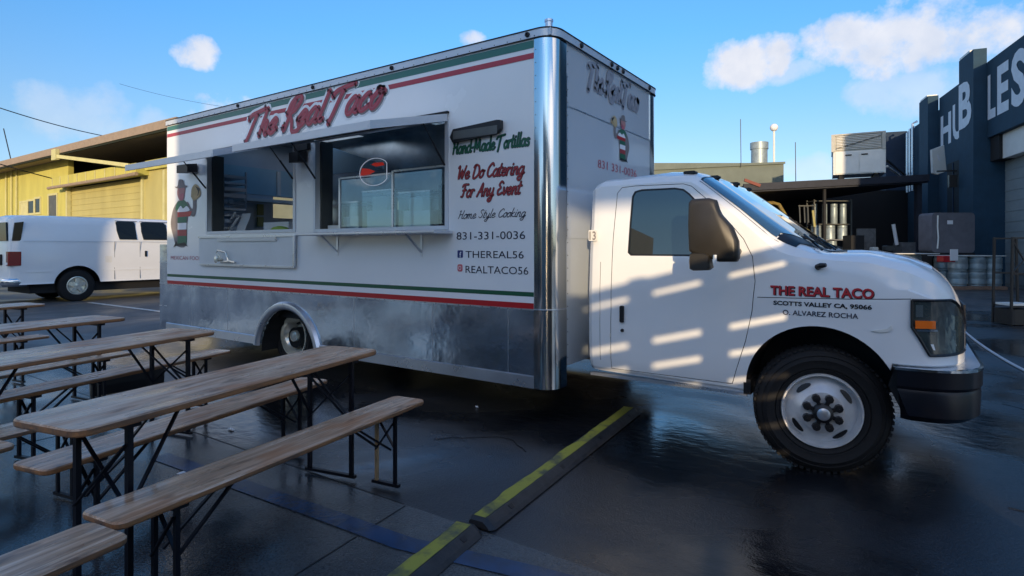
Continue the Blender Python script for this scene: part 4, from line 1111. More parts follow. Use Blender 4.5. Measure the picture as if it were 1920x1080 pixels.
inbox('card_reader', (-1.40, .24, 1.602), (-1.28, .36, 2.02), M['black'], 'black upright device at the right edge of the right serving window', 'device', .02)
inbox('napkin_stack', (-2.84, .10, 1.602), (-2.66, .20, 1.66), M['offwhite'], 'low pale stack of napkins left of the display cases', 'napkins', .01)
mb = MB(); mb.loft([[(-4.5, 1.5, 2.48), (-4.5, 1.5, 2.85), (-4.5, 1.54, 2.85), (-4.5, 1.54, 2.48)], [(-3.5, 1.5, 2.48), (-3.5, 1.5, 2.54), (-3.5, 1.54, 2.54), (-3.5, 1.54, 2.48)]]); single('hanging_menu_board', mb, M['bluewall'], 'pale blue board hanging inside behind the right serving window', 'board')
# round sign hanging in the window
rs = thing('round_window_sign', (-2.07, .065, 2.01), 'round clear window sign with white ring and red wedge in the serving window', 'sign')
mb = MB(); secs = []
for k in range(33):
    a = 2 * math.pi * k / 32
    ca = math.cos(a); xr = min(.205 * ca, .165)
    secs.append([(-2.075 + xr * 1.05 + d * ca, .062 + e, 2.175 + .135 * math.sin(a) + d * math.sin(a)) for d, e in ((-.003, 0), (.003, 0), (.003, .006), (-.003, .006))])
mb.loft(secs, True, False); mb.build('ring', M['neon'], rs)
mb = MB(); mb.ext([(-2.28, 2.15), (-2.25, 2.225), (-2.15, 2.21), (-2.06, 2.18), (-2.14, 2.155)], 1, .060, .063); mb.build('red_wedge', M['neonred'], rs)
mb = MB(); mb.ext([(-2.12, 2.25), (-2.07, 2.265), (-1.95, 2.26), (-1.93, 2.23), (-2.05, 2.225)], 1, .060, .063); mb.build('red_wedge', M['neonred'], rs)

# --- open hatches (awnings) hinged above the windows
def hatch(x0, x1, zh, zo, D, nm='hatch'):
    mb = MB(); y0, y1 = -.016, -D
    def zt(y): return zh + (zo - zh) * (y / y1)
    mb.loft([[(x0, y, zt(y)), (x1, y, zt(y)), (x1, y, zt(y) + .035), (x0, y, zt(y) + .035)] for y in (y0, y1)])
    h_ = mb.build(nm, M['aluw'], truck)
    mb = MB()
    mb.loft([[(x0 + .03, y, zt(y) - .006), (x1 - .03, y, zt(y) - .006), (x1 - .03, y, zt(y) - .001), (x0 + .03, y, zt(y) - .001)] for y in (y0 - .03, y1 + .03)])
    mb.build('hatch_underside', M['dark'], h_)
    for (a, b) in ((x0, x0 + .02), (x1 - .02, x1)):
        mb = MB(); mb.loft([[(a, y, zt(y) - .03), (b, y, zt(y) - .03), (b, y, zt(y) - .0005), (a, y, zt(y) - .0005)] for y in (y0, y1)]); mb.build('hatch_side_flange', M['aluw'], h_)
    mb = MB(); mb.box((x0 + .021, y1 - .002, zo - .03), (x1 - .021, y1 + .02, zo - .0005)); mb.build('hatch_lip', M['aluw'], h_)
    mb = MB(); mb.box((x0 - .01, -.03, zh + .036), (x1 + .01, -.001, zh + .052)); mb.build('hinge', M['dark'], h_)
    for k in (x1 - .36, x1 - .22):
        mb = MB(); mb.box((k, -.09, zt(-.09) - .012), (k + .08, -.055, zt(-.09) - .0065)); mb.build('light_panel', M['offwhite'], h_)  # off-white plates stand in for the lit ceiling lights
    for xx in (x0 + .035, x1 - .035):
        mb = MB(); mb.tube([(xx, -.012, zh - .42), (xx, -.30, zt(-.30) - .01)], .006, 6); mb.tube([(xx, -.012, zh - .42), (xx, -.17, zh - .42 + (zt(-.30) - .01 - zh + .42) * .56)], .010, 6); mb.build('gas_strut', M['black'], h_)
    return h_
hatch(-5.12, -3.25, 2.60, 2.335, .92)
hatch(-2.93, -1.06, 2.575, 2.35, .91)
# serving shelf, folded shelf, brackets
mb = MB(); mb.bbox((-2.88, -.26, 1.545), (-1.0, -.013, 1.572), .008, 0); mb.build('serving_shelf', M['alu'], truck)
for x in (-2.55, -1.38):
    mb = MB(); mb.bar((x, -.20, 1.543), (x, -.005, 1.38), .022, .010); mb.box((x - .014, -.008, 1.34), (x + .014, -.001, 1.545)); mb.build('shelf_bracket', M['alu'], truck)
mb = MB(); mb.box((-5.21, -.03, 1.215), (-3.225, -.008, 1.545)); fs = mb.build('folded_shelf', M['aluw'], truck)
mb = MB(); mb.box((-5.21, -.042, 1.20), (-3.225, -.030, 1.222)); mb.box((-3.245, -.042, 1.222), (-3.215, -.030, 1.548)); mb.box((-5.21, -.048, 1.546), (-3.20, -.006, 1.566)); mb.build('shelf_lip', M['alu'], fs)
mb = MB(); mb.box((-4.75, -.052, 1.50), (-3.55, -.031, 1.545)); mb.build('shelf_rail', M['offwhite'], fs)
mb = MB(); mb.lathe([(-.03, .02), (-.10, .03), (-.11, .045), (-.12, .02), (-.12, .001)], (-4.67, 0, 1.28), 'y', 12); mb.tube([(-4.68, -.05, 1.30), (-4.72, -.08, 1.36), (-4.70, -.07, 1.39), (-4.55, -.06, 1.37), (-4.50, -.05, 1.27)], .010, 6)
mb.tube([(-4.62, -.07, 1.25), (-4.45, -.06, 1.26), (-4.36, -.05, 1.245)], .014, 6); mb.build('tap_fitting', M['rimr'], fs, smooth=True)
# wall lamps
def flood(x, z, w, h, d, nm='flood_light'):
    mb = MB(); mb.loft([[(x, -.02, z), (x + w, -.02, z), (x + w, -.02, z + h), (x, -.02, z + h)], [(x - .02, -.02 - d, z - .01), (x + w + .01, -.02 - d, z - .01), (x + w + .01, -.02 - d, z + h - .02), (x - .02, -.02 - d, z + h - .02)]])
    o = mb.build(nm, M['black'], truck)
    mb = MB(); mb.box((x + w * .4, -.02, z + h * .3), (x + w * .6, -.001, z + h)); mb.build('lamp_bracket', M['black'], o)
flood(-5.52, 2.40, .24, .11, .13); flood(-3.15, 2.34, .12, .12, .12)
mb = MB(); mb.box((-3.22, -.05, 2.47), (-2.98, -.01, 2.55)); mb.build('cable_box', M['dark'], truck)
mb = MB(); mb.ext([(-1.0, 2.385), (-.965, 2.45), (-.50, 2.475), (-.46, 2.47), (-.46, 2.40), (-.5, 2.365), (-.97, 2.335)], 1, -.055, -.014); lb = mb.build('lamp_box', M['black'], truck)
mb = MB(); mb.box((-.96, -.059, 2.36), (-.49, -.0555, 2.43)); mb.build('lamp_diffuser', M['jamb'], lb)

# --- lettering on the box side
def title(x, z, put, width, h, bw, m_fill, m_sh, par, d0=.004, sl=.42, rise=.045, white=True):
    paths, wd = script_paths('The Real Taco', 0, 0, h, slant=sl, rise=rise, gap=.04)
    k = width / wd
    layers = []
    if white: layers.append(('title_outline', M['decalw'], bw * 2.2, 0, 0, d0))
    layers += [('title_shadow', m_sh, bw * 1.18, .010, -.014, d0 + .002), ('title_lettering', m_fill, bw, 0, 0, d0 + .004)]
    for nm, m_, w_, dx, dz, d_ in layers:
        mb = MB()
        for i, p in enumerate(paths):
            ribbon(mb, [(x + a * k + dx, z + b + dz) for a, b in p], w_, put, d_ + i * .00002)
        mb.build(nm, m_, par, fix=False)
    mb = MB()
    for i, p in enumerate(paths):
        ribbon(mb, [(x + a * k, z + b) for a, b in p], bw * .16, put, d0 + .006 + i * .00002)
    mb.build('title_highlight', M['pinkred'], par, fix=False)
title(-4.19, 2.715, put_side, 2.26, .155, .052, M['redtop'], M['greydecal'], truck)
def outlined(text, x, z, width, h, bw, m_fill, par=truck, put=put_side, **k):
    script_text('lettering_outline', text, width, x, z, h, bw * 1.6, put, M['navy'], par, .003, **k)
    script_text('lettering', text, width, x, z, h, bw, put, m_fill, par, .005, **k)
M['grn_letter'] = mat('green_lettering', (.02, .13, .07), .4)
M['red_letter'] = mat('dark_red_lettering', (.34, .04, .045), .4)
outlined('Hand-Made Tortillas', -1.01, 2.245, .80, .058, .013, M['grn_letter'], slant=.1)
outlined('We Do Catering', -.965, 2.02, .70, .060, .013, M['red_letter'], slant=.25)
outlined('For Any Event', -.92, 1.86, .62, .060, .013, M['red_letter'], slant=.25)
script_text('lettering', 'Home Style Cooking', .70, -.95, 1.675, .038, .0065, put_side, M['navy'], truck, .003, slant=.3)
print_text('lettering', '831-331-0036', -.965, 1.492, .715, .066, put_side, M['navy'], truck)
print_text('lettering', 'THEREAL56', -.865, 1.335, .60, .060, put_side, M['navy'], truck)
print_text('lettering', 'REALTACO56', -.865, 1.205, .645, .062, put_side, M['navy'], truck)
mb = MB(); mb.bbox((-.955, -.003, 1.335), (-.895, 0, 1.40), .008, 1); ic = mb.build('social_icon', M['fbblue'], truck)
print_text('icon_letter', 'f', -.932, 1.337, .020, .050, put_side, M['decalw'], ic, .004, bold=.02)
mb = MB(); mb.bbox((-.955, -.003, 1.215), (-.900, 0, 1.278), .014, 1); ic = mb.build('social_icon', M['igpink'], truck)
mb = MB(); ribbon(mb, [(-.928 + .014 * math.cos(t * math.pi / 6), 1.246 + .016 * math.sin(t * math.pi / 6)) for t in range(13)], .004, put_side, .0045); mb.build('icon_ring', M['decalw'], ic, fix=False)
print_text('lettering', 'MEXICAN FOOD', -6.0, 1.262, .80, .052, put_side, M['pinkred'], truck)

# emblem of a man in a hat holding up a taco (flat vinyl)
def emblem(par, put, k, fade=False):
    def poly(name, pts, m, d):
        mb = MB(); mb.face([mb.av(put(a, b, d)) for a, b in pts]); mb.build(name, m, par, fix=False)
    def rnd(pts): return [(p.x, p.y) for p in cr_smooth([(a, b, 0) for a, b in pts + [pts[0]]], 4)][:-1]
    S = lambda pts: [k(a, b) for a, b in rnd(pts)]
    Q = lambda pts: [k(a, b) for a, b in pts]
    poly('emblem_body', S([(.16, .66), (.04, .54), (-.02, .32), (.05, .12), (.12, .0), (.34, .0), (.37, .30), (.40, .50), (.32, .64)]), M['greydecal'], .003)
    poly('emblem_arm', S([(.32, .60), (.44, .44), (.54, .42), (.58, .54), (.57, .70), (.50, .70), (.50, .54), (.46, .54), (.38, .63)]), M['greydecal'], .0034)
    poly('emblem_shirt', S([(.14, .64), (.10, .52), (.30, .54), (.40, .56), (.30, .66)]), M['grn_letter'], .0040)
    poly('emblem_scarf', S([(.16, .53), (.22, .58), (.28, .54), (.36, .57), (.42, .50), (.16, .49)]), M['decalw'], .0046)
    for i, (z0, z1, m_) in enumerate(((.42, .49, M['red']), (.335, .415, M['grn_letter']), (.235, .33, M['decalw']), (.145, .23, M['red_letter']), (.03, .14, M['grn_letter']))):
        w_ = .44 if i == 0 else .36
        poly('emblem_stripe', Q([(.15, z0), (w_, z0), (w_ + (.04 if i == 0 else 0), z1), (.15, z1)]), m_, .0050 + i * .0002)
    poly('emblem_trousers', Q([(.05, -.02), (.12, .07), (.15, .03), (.32, .05), (.40, -.02), (.36, .0), (.12, .0)]), M['black'], .0065)
    poly('emblem_face', S([(.16, .86), (.14, .76), (.20, .66), (.28, .68), (.32, .78), (.31, .86)]), M['skin'], .0058)
    poly('emblem_beard', S([(.20, .74), (.21, .67), (.28, .66), (.31, .74), (.26, .76)]), M['pinkred'], .0063)
    poly('emblem_hat', S([(.08, .87), (.15, .87), (.18, .96), (.28, .95), (.31, .88), (.38, .86), (.34, .84), (.14, .84)]), M['greydecal'], .0070)
    poly('emblem_taco', S([(.46, .70), (.48, .82), (.56, .87), (.64, .82), (.68, .72), (.60, .66), (.52, .64)]), M['tacodecal'], .0058)
    poly('emblem_filling', S([(.56, .84), (.62, .76), (.60, .70), (.64, .74), (.66, .80)]), M['black'], .0064)
emblem(truck, put_side, lambda a, b: (-5.98 + a * 1.12, 1.45 + b * .92))
# fainter graphics on the front face
M['fadegrey'] = mat('faded_lettering', (.34, .34, .38), .2, coat=.8)
paths, wd = script_paths('The Real Taco', 0, 0, .10, slant=.2, gap=-.04)
mb = MB()
for i, p in enumerate(paths): ribbon(mb, [(.62 + a * 1.12 / wd, 2.83 + b * 1.15) for a, b in p], .052, put_front, .0035 + i * .00002)
mb.build('title_lettering', M['fadegrey'], truck, fix=False)
emblem(truck, lambda a, b, d: (d + .003, a, b), lambda a, b: (1.50 - a * .62, 2.27 + b * .46))
print_text('lettering', '831 331-0036', .80, 2.14, .90, .075, lambda a, b, d: (d + .003, a, b), M['pinkred'], truck, .003)
# cab lettering
def put_cab(a, z, d): return (a, ysurf(a, z) - d, z)
print_text('lettering_shadow', 'THE REAL TACO', 1.555, 1.115, .575, .062, put_cab, M['black'], truck, .003, bold=.045, dx=.005, dz=-.004)
print_text('lettering', 'THE REAL TACO', 1.555, 1.115, .575, .062, put_cab, M['red'], truck, .0045, bold=.03)
print_text('lettering', 'SCOTTS VALLEY CA, 95066', 1.575, 1.045, .545, .034, put_cab, M['black'], truck, .003, bold=.035)
print_text('lettering', 'O. ALVAREZ ROCHA', 1.63, .99, .42, .032, put_cab, M['navy'], truck, .003, bold=.015)
mb = MB(); mb.bbox((.235, .16, 1.475), (.305, .168, 1.56), .006, 1)
bd = mb.build('fuel_decal', M['offwhite'], truck)
print_text('decal_mark', '13', .243, 1.482, .055, .068, lambda a, z, d: (a, .16 - d, z), M['greydecal'], bd, .002, bold=.02)

# ================================================================== TABLES AND BENCHES
def rounded_board(w, l, z0, z1, r):
    pts = []
    for (cx, cy, a0) in ((w / 2 - r, l / 2 - r, 0), (-w / 2 + r, l / 2 - r, 90), (-w / 2 + r, -l / 2 + r, 180), (w / 2 - r, -l / 2 + r, 270)):
        for k in (0, 22, 45, 68, 90): pts.append((cx + r * math.cos(R(a0 + k)), cy + r * math.sin(R(a0 + k))))
    return pts
def scrap(x, y, lab, sz=.03):
    mb = MB(); mb.loft([[(x - sz, y - sz * .4, .009), (x + sz, y - sz * .3, .009), (x + sz * .9, y + sz * .5, .009), (x - sz * .8, y + sz * .4, .009)], [(x - sz * .9, y - sz * .3, .014), (x + sz * .8, y - sz * .3, .024), (x + sz * .8, y + sz * .4, .016), (x - sz * .7, y + sz * .3, .02)]])
    single('paper_scrap', mb, M['paper'], lab, 'litter')
scrap(-2.05, -1.43, 'white paper scrap on the wet ground under the near bench and table')
scrap(-.86, .15, 'tiny white scrap on the dark ground beneath the truck body', .014)
scrap(-1.43, -2.09, 'larger white scrap on the ground between the nearest table and long bench', .05)
def make_set(name, w, l, h, th, r, label, cat, group):
    t = thing(name, (0, 0, 0), label, cat, group)
    pts = rounded_board(w, l, 0, 0, r)
    mb = MB(); n = len(pts)
    e = .006
    def ring(k, z): return [mb.av((x * (1 - 2 * k / w), y * (1 - 2 * k / l), z)) for x, y in pts]
    A = ring(.003, h - th); B = ring(0, h - th + e); D_ = ring(0, h - e); E_ = ring(.004, h)
    mb.m = 1; mb.face(A[::-1])
    for X_, Y_ in ((A, B), (B, D_)):
        for k in range(n): mb.face((X_[k], X_[(k + 1) % n], Y_[(k + 1) % n], Y_[k]))
    mb.m = 0
    for k in range(n): mb.face((D_[k], D_[(k + 1) % n], E_[(k + 1) % n], E_[k]))
    mb.face(E_)
    mb.build('top_board' if 'table' in name else 'seat_board', [M['wood'], M['woodedge']], t)
    # lower cleats and the folding leg frames
    a = .022 if h > .6 else .018
    for s_ in (-1, 1):
        yl = s_ * (l / 2 - (.22 if h > .6 else .24)); hw = w / 2 - .05
        mb = MB(); mb.box((-w / 2 + .02, yl - .03, h - th - .02), (w / 2 - .02, yl + .03, h - th - .001)); mb.build('cleat', M['leg'], t)
        for sx in (-1, 1):
            mb = MB(); mb.box((sx * hw - a / 2, yl - a / 2, .012), (sx * hw + a / 2, yl + a / 2, h - th - .02))
            mb.build('leg', M['leg'], t)
        mb = MB(); mb.box((-hw - .03, yl - .012, .012), (hw + .03, yl + .012, .030)); mb.build('foot_bar', M['leg'], t)
        hh = h - th
        mb = MB(); mb.bar((-hw, yl + .012, hh * .88), (hw, yl + .012, hh * .48), .006, .016, up=(0, 1, 0)); mb.bar((hw, yl - .012, hh * .88), (-hw, yl - .012, hh * .48), .006, .016, up=(0, 1, 0)); mb.build('cross_brace', M['leg'], t)
        mb = MB(); mb.bar((-hw + a, yl - s_ * .02, hh * .52), (-hw * .4, yl - s_ * .30, hh - .01), .014, .010); mb.bar((hw - a, yl - s_ * .02, hh * .52), (hw * .4, yl - s_ * .30, hh - .01), .014, .010); mb.build('stay', M['leg'], t)
    return t
def place(t, p0, p1, L0, W0=None, zrot=0, sw=1.0):
    p0 = Vector(p0); p1 = Vector(p1); d = p1 - p0
    t.location = ((p0.x + p1.x) / 2, (p0.y + p1.y) / 2, .008)
    t.rotation_euler = (0, 0, math.atan2(-d.x, d.y))
    t.scale = (sw, d.length / L0, 1)
tbl = make_set('beer_table', .42, 1.8, .762, .030, .055, 'nearest weathered wooden table with dark folding legs', 'table', 'wooden tables beside the truck')
tabs = [((-.345, -3.14), (-.71, -1.37), 1.0, 'long weathered wooden table nearest the camera, its far end under the serving windows'),
        ((-2.00, -3.25), (-2.42, -1.52), 1.18, 'second weathered wooden table from the camera, left of the nearest one'),
        ((-3.72, -3.25), (-3.98, -1.50), 1.22, 'third weathered wooden table, between the white van and the second table'),
        ((-5.90, -3.2), (-6.22, -1.42), 1.1, 'farthest pale wooden table, only its end showing below the white van')]
for i, (a, b, sw, lab) in enumerate(tabs):
    o = tbl if i == 0 else copy_tree(tbl)
    place(o, a, b, 1.8, sw=sw); o['label'] = lab
bn = make_set('beer_bench', .235, 1.8, .472, .026, .035, 'weathered wooden bench', 'bench', 'wooden benches beside the tables')
bens = [((-.04, -3.07), (-.29, -1.27), 1.0, 'long weathered bench right of the nearest table, one rusty tan leg at its far end'),
        ((-.83, -3.04), (-1.24, -1.26), 1.05, 'weathered bench tucked under the left side of the nearest table'),
        ((.34, -4.85), (.075, -3.075), 1.0, 'bench at the bottom left corner, touching the end of the long near bench'),
        ((-2.47, -2.80), (-2.955, -.99), 1.05, 'bench with pale seat reaching farthest toward the truck wheel'),
        ((-3.16, -3.25), (-3.60, -1.54), 1.05, 'brownish bench between the second and third tables'),
        ((-5.15, -3.3), (-5.43, -1.58), 1.1, 'short-looking bench end in front of the third table at the left edge'),
        ((-1.40, -3.9), (-1.66, -2.45), 1.0, 'bench with orange varnished edge half hidden behind the nearest table'),
        ((-1.05, -4.7), (-1.35, -2.98), .95, 'bench whose rounded wet end just enters the frame at the left edge')]
for i, (a, b, sw, lab) in enumerate(bens):
    o = bn if i == 0 else copy_tree(bn)
    place(o, a, b, 1.8, sw=sw); o['label'] = lab
# the near bench has one bare tan leg
legs = [c for c in bn.children if c.name.startswith('leg')]
lg = sorted(legs, key=lambda c: (-max(v.co.y for v in c.data.vertices), c.data.vertices[0].co.x))[0]
lg.data = lg.data.copy(); lg.data.materials[0] = M['tanleg']; lg['label'] = 'bare tan coloured leg'
# tray standing behind the second table
mb = MB(); mb.loft([[(-4.14 - e, -1.62, z), (-4.08 + e, -1.62, z), (-4.08 + e, -.98, z), (-4.14 - e, -.98, z)] for z, e in ((.01, 0), (.10, .01), (.19, .012))])
single('black_tray', mb, M['black'], 'black rectangular tub on the ground behind the second table', 'tub')

# ================================================================== KERB RAMPS
def ramp(p0, p1, label, seed):
    rnd = random.Random(seed)
    p0 = Vector(p0); p1 = Vector(p1); d = (p1 - p0); Ln = d.length; d.normalize(); n_ = Vector((d.y, -d.x))   # n_ points to +x side for d=+y
    t = thing('cable_ramp', (p0.x, p0.y, 0), label, 'kerb ramp', 'dark kerb ramps with yellow tops in a line under the truck')
    def W_(u, v, z): q = p0 + d * u + n_ * v; return (q.x, q.y, z)
    prof = [(-.062, .012), (-.058, .044), (-.047, .056), (.042, .056), (.078, .030), (.096, .012)]
    mb = MB(); secs = []
    for u, k in ((0, .80), (.03, 1), (Ln * .33, 1), (Ln * .66, 1), (Ln - .03, 1), (Ln, .8)):
        secs.append([W_(u, v * (k if k < 1 else 1), .012 + (z - .012) * k) for v, z in prof])
    mb.loft(secs); mb.build('ramp_body', M['ramp'], t)
    mb = MB(); N = 46; A = []; B = []
    for k in range(N + 1):
        u = .03 + (Ln - .06) * k / N
        v0 = -.040 + .016 * noise.noise(Vector((u * 7 + seed, 3.1, 0))) - (.012 if (k // 6) % 2 else 0) * .5
        A.append(mb.av(W_(u, max(v0, -.05), .0578))); B.append(mb.av(W_(u, .034 + .004 * noise.noise(Vector((u * 11, seed, 2))), .0578)))
    for k in range(N): mb.face((A[k], B[k], B[k + 1], A[k + 1]))
    mb.build('yellow_paint', M['yellowpaint'], t, fix=False)
    for k in range(4):
        u = Ln * (.1 + .27 * k); mb = MB()
        mb.loft([[W_(u - .02, .052, .044), W_(u + .02, .052, .044), W_(u + .015, .074, .028), W_(u - .015, .074, .028)], [W_(u - .02, .052, .051), W_(u + .02, .052, .051), W_(u + .015, .074, .035), W_(u - .015, .074, .035)]])
        mb.build('bolt_recess', M['black'], t)
ramp((.500, -1.612), (.325, .78), 'longer dark kerb ramp with worn yellow top running under the truck', 3)
ramp((.665, -3.2), (.480, -1.655), 'nearer dark kerb ramp with bright yellow top at the bottom edge', 9)

# ================================================================== WHITE VAN
van = thing('white_van', (-17.05, 3.6, 0), 'white cargo van with dark side windows parked behind the tables', 'van')
XV = -15.97; WV = 2.15
def van_sec(y, k=0, zb=.50, zt=2.27, xi=0):
    pr = [(0, zb), (.012, zb + .05), (-.005, .95), (.0, 1.30), (.03, 1.62), (.085, 2.02), (.13, 2.15), (.22, zt - .03), (.42, zt), (WV / 2, zt + .02)]
    pr = [(a + xi, min(z, zt + .02) if z > 1 else z) for a, z in pr]
    pr = [(WV / 2, zb), (.25, zb)] + pr
    L_ = [(XV - a, y, z) for a, z in pr]
    Rr = [(XV - WV + a, y, z) for a, z in pr[-2:0:-1]]
    return L_ + Rr
VS = [(.93, .14, .60, 2.02), (.96, .08, .52, 2.12), (1.02, .03, .50, 2.20), (1.15, 0, .50, 2.25), (2, 0, .50, 2.27), (3, 0, .50, 2.28), (4.6, 0, .50, 2.28), (5.3, 0, .50, 2.22), (5.9, 0, .50, 1.62), (6.05, .01, .50, 1.42), (6.6, .03, .52, 1.30), (6.95, .12, .58, 1.08)]
mb = MB(); mb.loft([van_sec(y, 0, zb, zt, xi) for y, xi, zb, zt in VS])
vb = mb.build('body', M['white'], van)
for yc in (2.36, 6.0):
    for s_ in (0, 1):
        c_ = MB(); ap = [(yc + .53 * math.cos(R(a)), .42 + .53 * math.sin(R(a))) for a in range(0, 181, 9)] + [(yc - .53, .2), (yc + .53, .2)]
        x0, x1 = (XV - .45, XV + .2) if s_ == 0 else (XV - WV - .2, XV - WV + .45)
        c_.ext(ap, 0, x0, x1); boolean(vb, c_.build('cutter', M['black'], van))
shade(vb.data, 30)
def vsx(z): return XV - lerp([(.5, 0), (1.3, 0), (1.62, .03), (2.02, .085), (2.15, .13)], z)
def vwin(name, pts, m, off=.022, par=van):
    mb = MB(); A = [mb.av((vsx(z) + off, y, z)) for y, z in pts]; B = [mb.av((vsx(z) - .01, y, z)) for y, z in pts]; n = len(pts)
    mb.face(A); 
    for k in range(n): mb.face((A[k], B[k], B[(k + 1) % n], A[(k + 1) % n]))
    return mb.build(name, m, par)
vwin('window', [(3.36, 1.66), (3.30, 1.9), (3.29, 2.14), (3.34, 2.17), (3.74, 2.17), (3.78, 2.12), (3.80, 1.66)], M['vanglass'])
vwin('window', [(3.98, 1.66), (3.93, 1.9), (3.93, 2.14), (3.98, 2.17), (4.55, 2.17), (4.62, 2.10), (4.66, 1.66)], M['vanglass'])
vwin('window', [(4.80, 1.58), (4.80, 2.12), (5.2, 2.12), (5.75, 1.60)], M['vanglass'])
for y in (3.22, 3.87, 4.72):
    mb = MB(); mb.box((XV - .004, y, .55), (XV + .002, y + .008, 1.6)); mb.build('door_seam', M['jamb'], van)
mb = MB(); mb.box((XV - .001, 1.25, .80), (XV + .006, 1.80, .83)); mb.box((XV - .001, 2.95, .80), (XV + .006, 5.4, .83)); mb.build('side_moulding', M['white'], van)
mb = MB(); mb.bbox((XV - .002, 3.0, 1.02), (XV + .004, 3.16, 1.2), .02, 0); mb.build('fuel_door', M['offwhite'], van)
mb = MB(); mb.box((XV - .006, 1.2, 1.595), (XV + .001, 4.7, 1.603)); mb.build('body_crease', M['aluw'], van)
for (ya, yb2) in ((3.28, 3.84), (3.91, 4.70)):
    mb = MB(); mb.box((vsx(2.18) - .004, ya, 2.175), (vsx(2.18) + .016, yb2, 2.19)); mb.build('window_gutter', M['black'], van)
mb = MB(); mb.bbox((XV - .002, 4.00, 1.17), (XV + .02, 4.05, 1.34), .015, 0); mb.build('door_handle', M['black'], van)
# rear face parts
mb = MB()
for (xa, xb) in ((.13, 1.04), (1.10, 2.0)):
    mb = MB(); mb.ext([(XV - xa, 1.60), (XV - xa - .05, 2.06), (XV - xb + .03, 2.06), (XV - xb, 1.60)], 1, .905, .945); mb.build('rear_window', M['vanglass'], van)
mb = MB(); mb.box((XV - WV / 2 - .006, .918, .62), (XV - WV / 2 + .006, .935, 2.1)); mb.build('rear_door_seam', M['jamb'], van)
# corner side window wraps
mb = MB(); mb.ext([(.99, 1.60), (1.04, 2.05), (1.22, 2.08), (1.16, 1.60)], 0, XV - .07, XV - .03); 
for v in mb.v: v.x += 0
mb.build('corner_window', M['vanglass'], van)
mb = MB(); mb.bbox((XV - .17, .90, .98), (XV + .012, 1.17, 1.33), .03, 2); tl = mb.build('tail_light', M['tail'], van)
mb = MB(); mb.box((XV - .165, .896, 1.0), (XV - .03, .90, 1.06)); mb.build('reverse_lens', M['paper'], tl)
mb = MB(); mb.bbox((XV - .95, .885, .99), (XV - .52, .93, 1.26), .02, 1); pt = mb.build('plate_holder', M['black'], van)
mb = MB(); mb.box((XV - .86, .875, 1.04), (XV - .61, .885, 1.22)); mb.build('number_plate', M['paper'], pt)
mb = MB(); secs = []
for z, d in ((.46, .02), (.50, 0), (.62, 0), (.66, .02)):
    secs.append([(XV - .02 - d, 1.28, z), (XV - d, 1.0 + d, z), (XV - .1, .80 + d, z), (XV - WV + .1, .80 + d, z), (XV - WV + d, 1.0 + d, z), (XV - WV + .02 + d, 1.28, z)])
mb.loft(secs); mb.build('rear_bumper', M['chrome'], van, smooth=True, angle=30)
mb = MB(); mb.box((XV - 1.9, 1.4, .25), (XV - .25, 6.7, .5)); mb.build('underbody', M['dark'], van)
def van_wheel(y, x, sg_):
    mb = MB(); prof = [(-.12, .24), (-.13, .30), (-.11, .40), (-.07, .43), (.07, .43), (.11, .40), (.13, .30), (.12, .24)]
    mb.lathe(prof, (x, y, .42), 'x', 32); ty = mb.build('tyre', M['rubber'], None, smooth=True, angle=40)
    mb = MB(); mb.lathe([(sg_ * .12, .245), (sg_ * .125, .22), (sg_ * .07, .19), (sg_ * .06, .10), (sg_ * .12, .07), (sg_ * .13, .001)], (x, y, .42), 'x', 32)
    rm = mb.build('wheel', M['rimr'], van, smooth=True, angle=30); ty.parent = rm; ty.data.transform(Matrix.Translation(-wloc(van))); WL[rm.name] = wloc(van)
    for k in range(5):
        a = 2 * math.pi * k / 5 + .3; mb = MB()
        mb.bar((x + sg_ * .11, y + .06 * math.cos(a), .42 + .06 * math.sin(a)), (x + sg_ * .105, y + .2 * math.cos(a), .42 + .2 * math.sin(a)), .09, .03, up=(sg_, 0, 0)); mb.build('spoke', M['rimr'], rm)
for y in (2.36, 6.0):
    van_wheel(y, XV - .16, 1); van_wheel(y, XV - WV + .16, -1)

# ================================================================== YELLOW BUILDING
yb = thing('yellow_building', (-42, 14, 0), 'long yellow building with tan roof edge and recessed bay behind the van', 'building')
mb = MB(); mb.box((-75, 11, 0), (-43.5, 11.3, 7.19)); mb.build('wall', M['bldg_yellow'], yb)
mb = MB(); mb.box((-43.5, 11, 0), (-42.6, 11.3, 7.19)); mb.build('wall_pier', M['bldg_yellow'], yb)
mb = MB(); mb.box((-32.2, 11, 0), (-25.5, 11.3, 5.6)); mb.build('wall', M['shutter'], yb)
mb = MB(); mb.box((-42.6, 11.15, 0), (-32.2, 11.3, 5.3)); sh = mb.build('roller_shutter', M['shutter'], yb)
for k in range(14):
    mb = MB(); mb.box((-42.6, 11.12, .2 + k * .36), (-32.2, 11.15, .24 + k * .36)); mb.build('shutter_slat', M['shutter'], sh)
for x in (-42.75, -32.35, -29.9):
    mb = MB(); mb.box((x, 10.9, 0), (x + .22, 11.12, 5.5)); mb.build('shutter_post', M['bldg_trim'], yb)
mb = MB(); mb.box((-43.2, 10.35, 5.35), (-31.6, 10.999, 5.95)); sb = mb.build('shutter_housing', M['bldg_yellow'], yb)
for k in range(9):
    mb = MB(); mb.box((-43.2 + k * 1.3, 10.31, 5.38), (-43.12 + k * 1.3, 10.349, 5.93)); mb.build('housing_rib', M['bldg_trim'], sb)
mb = MB(); mb.tube([(-43.6, 10.25, 5.28), (-33, 10.25, 5.32), (-31.4, 10.3, 5.36)], .10, 8); mb.build('drain_pipe', M['tan'], yb, smooth=True)
mb = MB(); mb.box((-31.6, 10.8, 5.6), (-25.5, 10.999, 6.1)); mb.build('fascia', M['bldg_yellow'], yb)
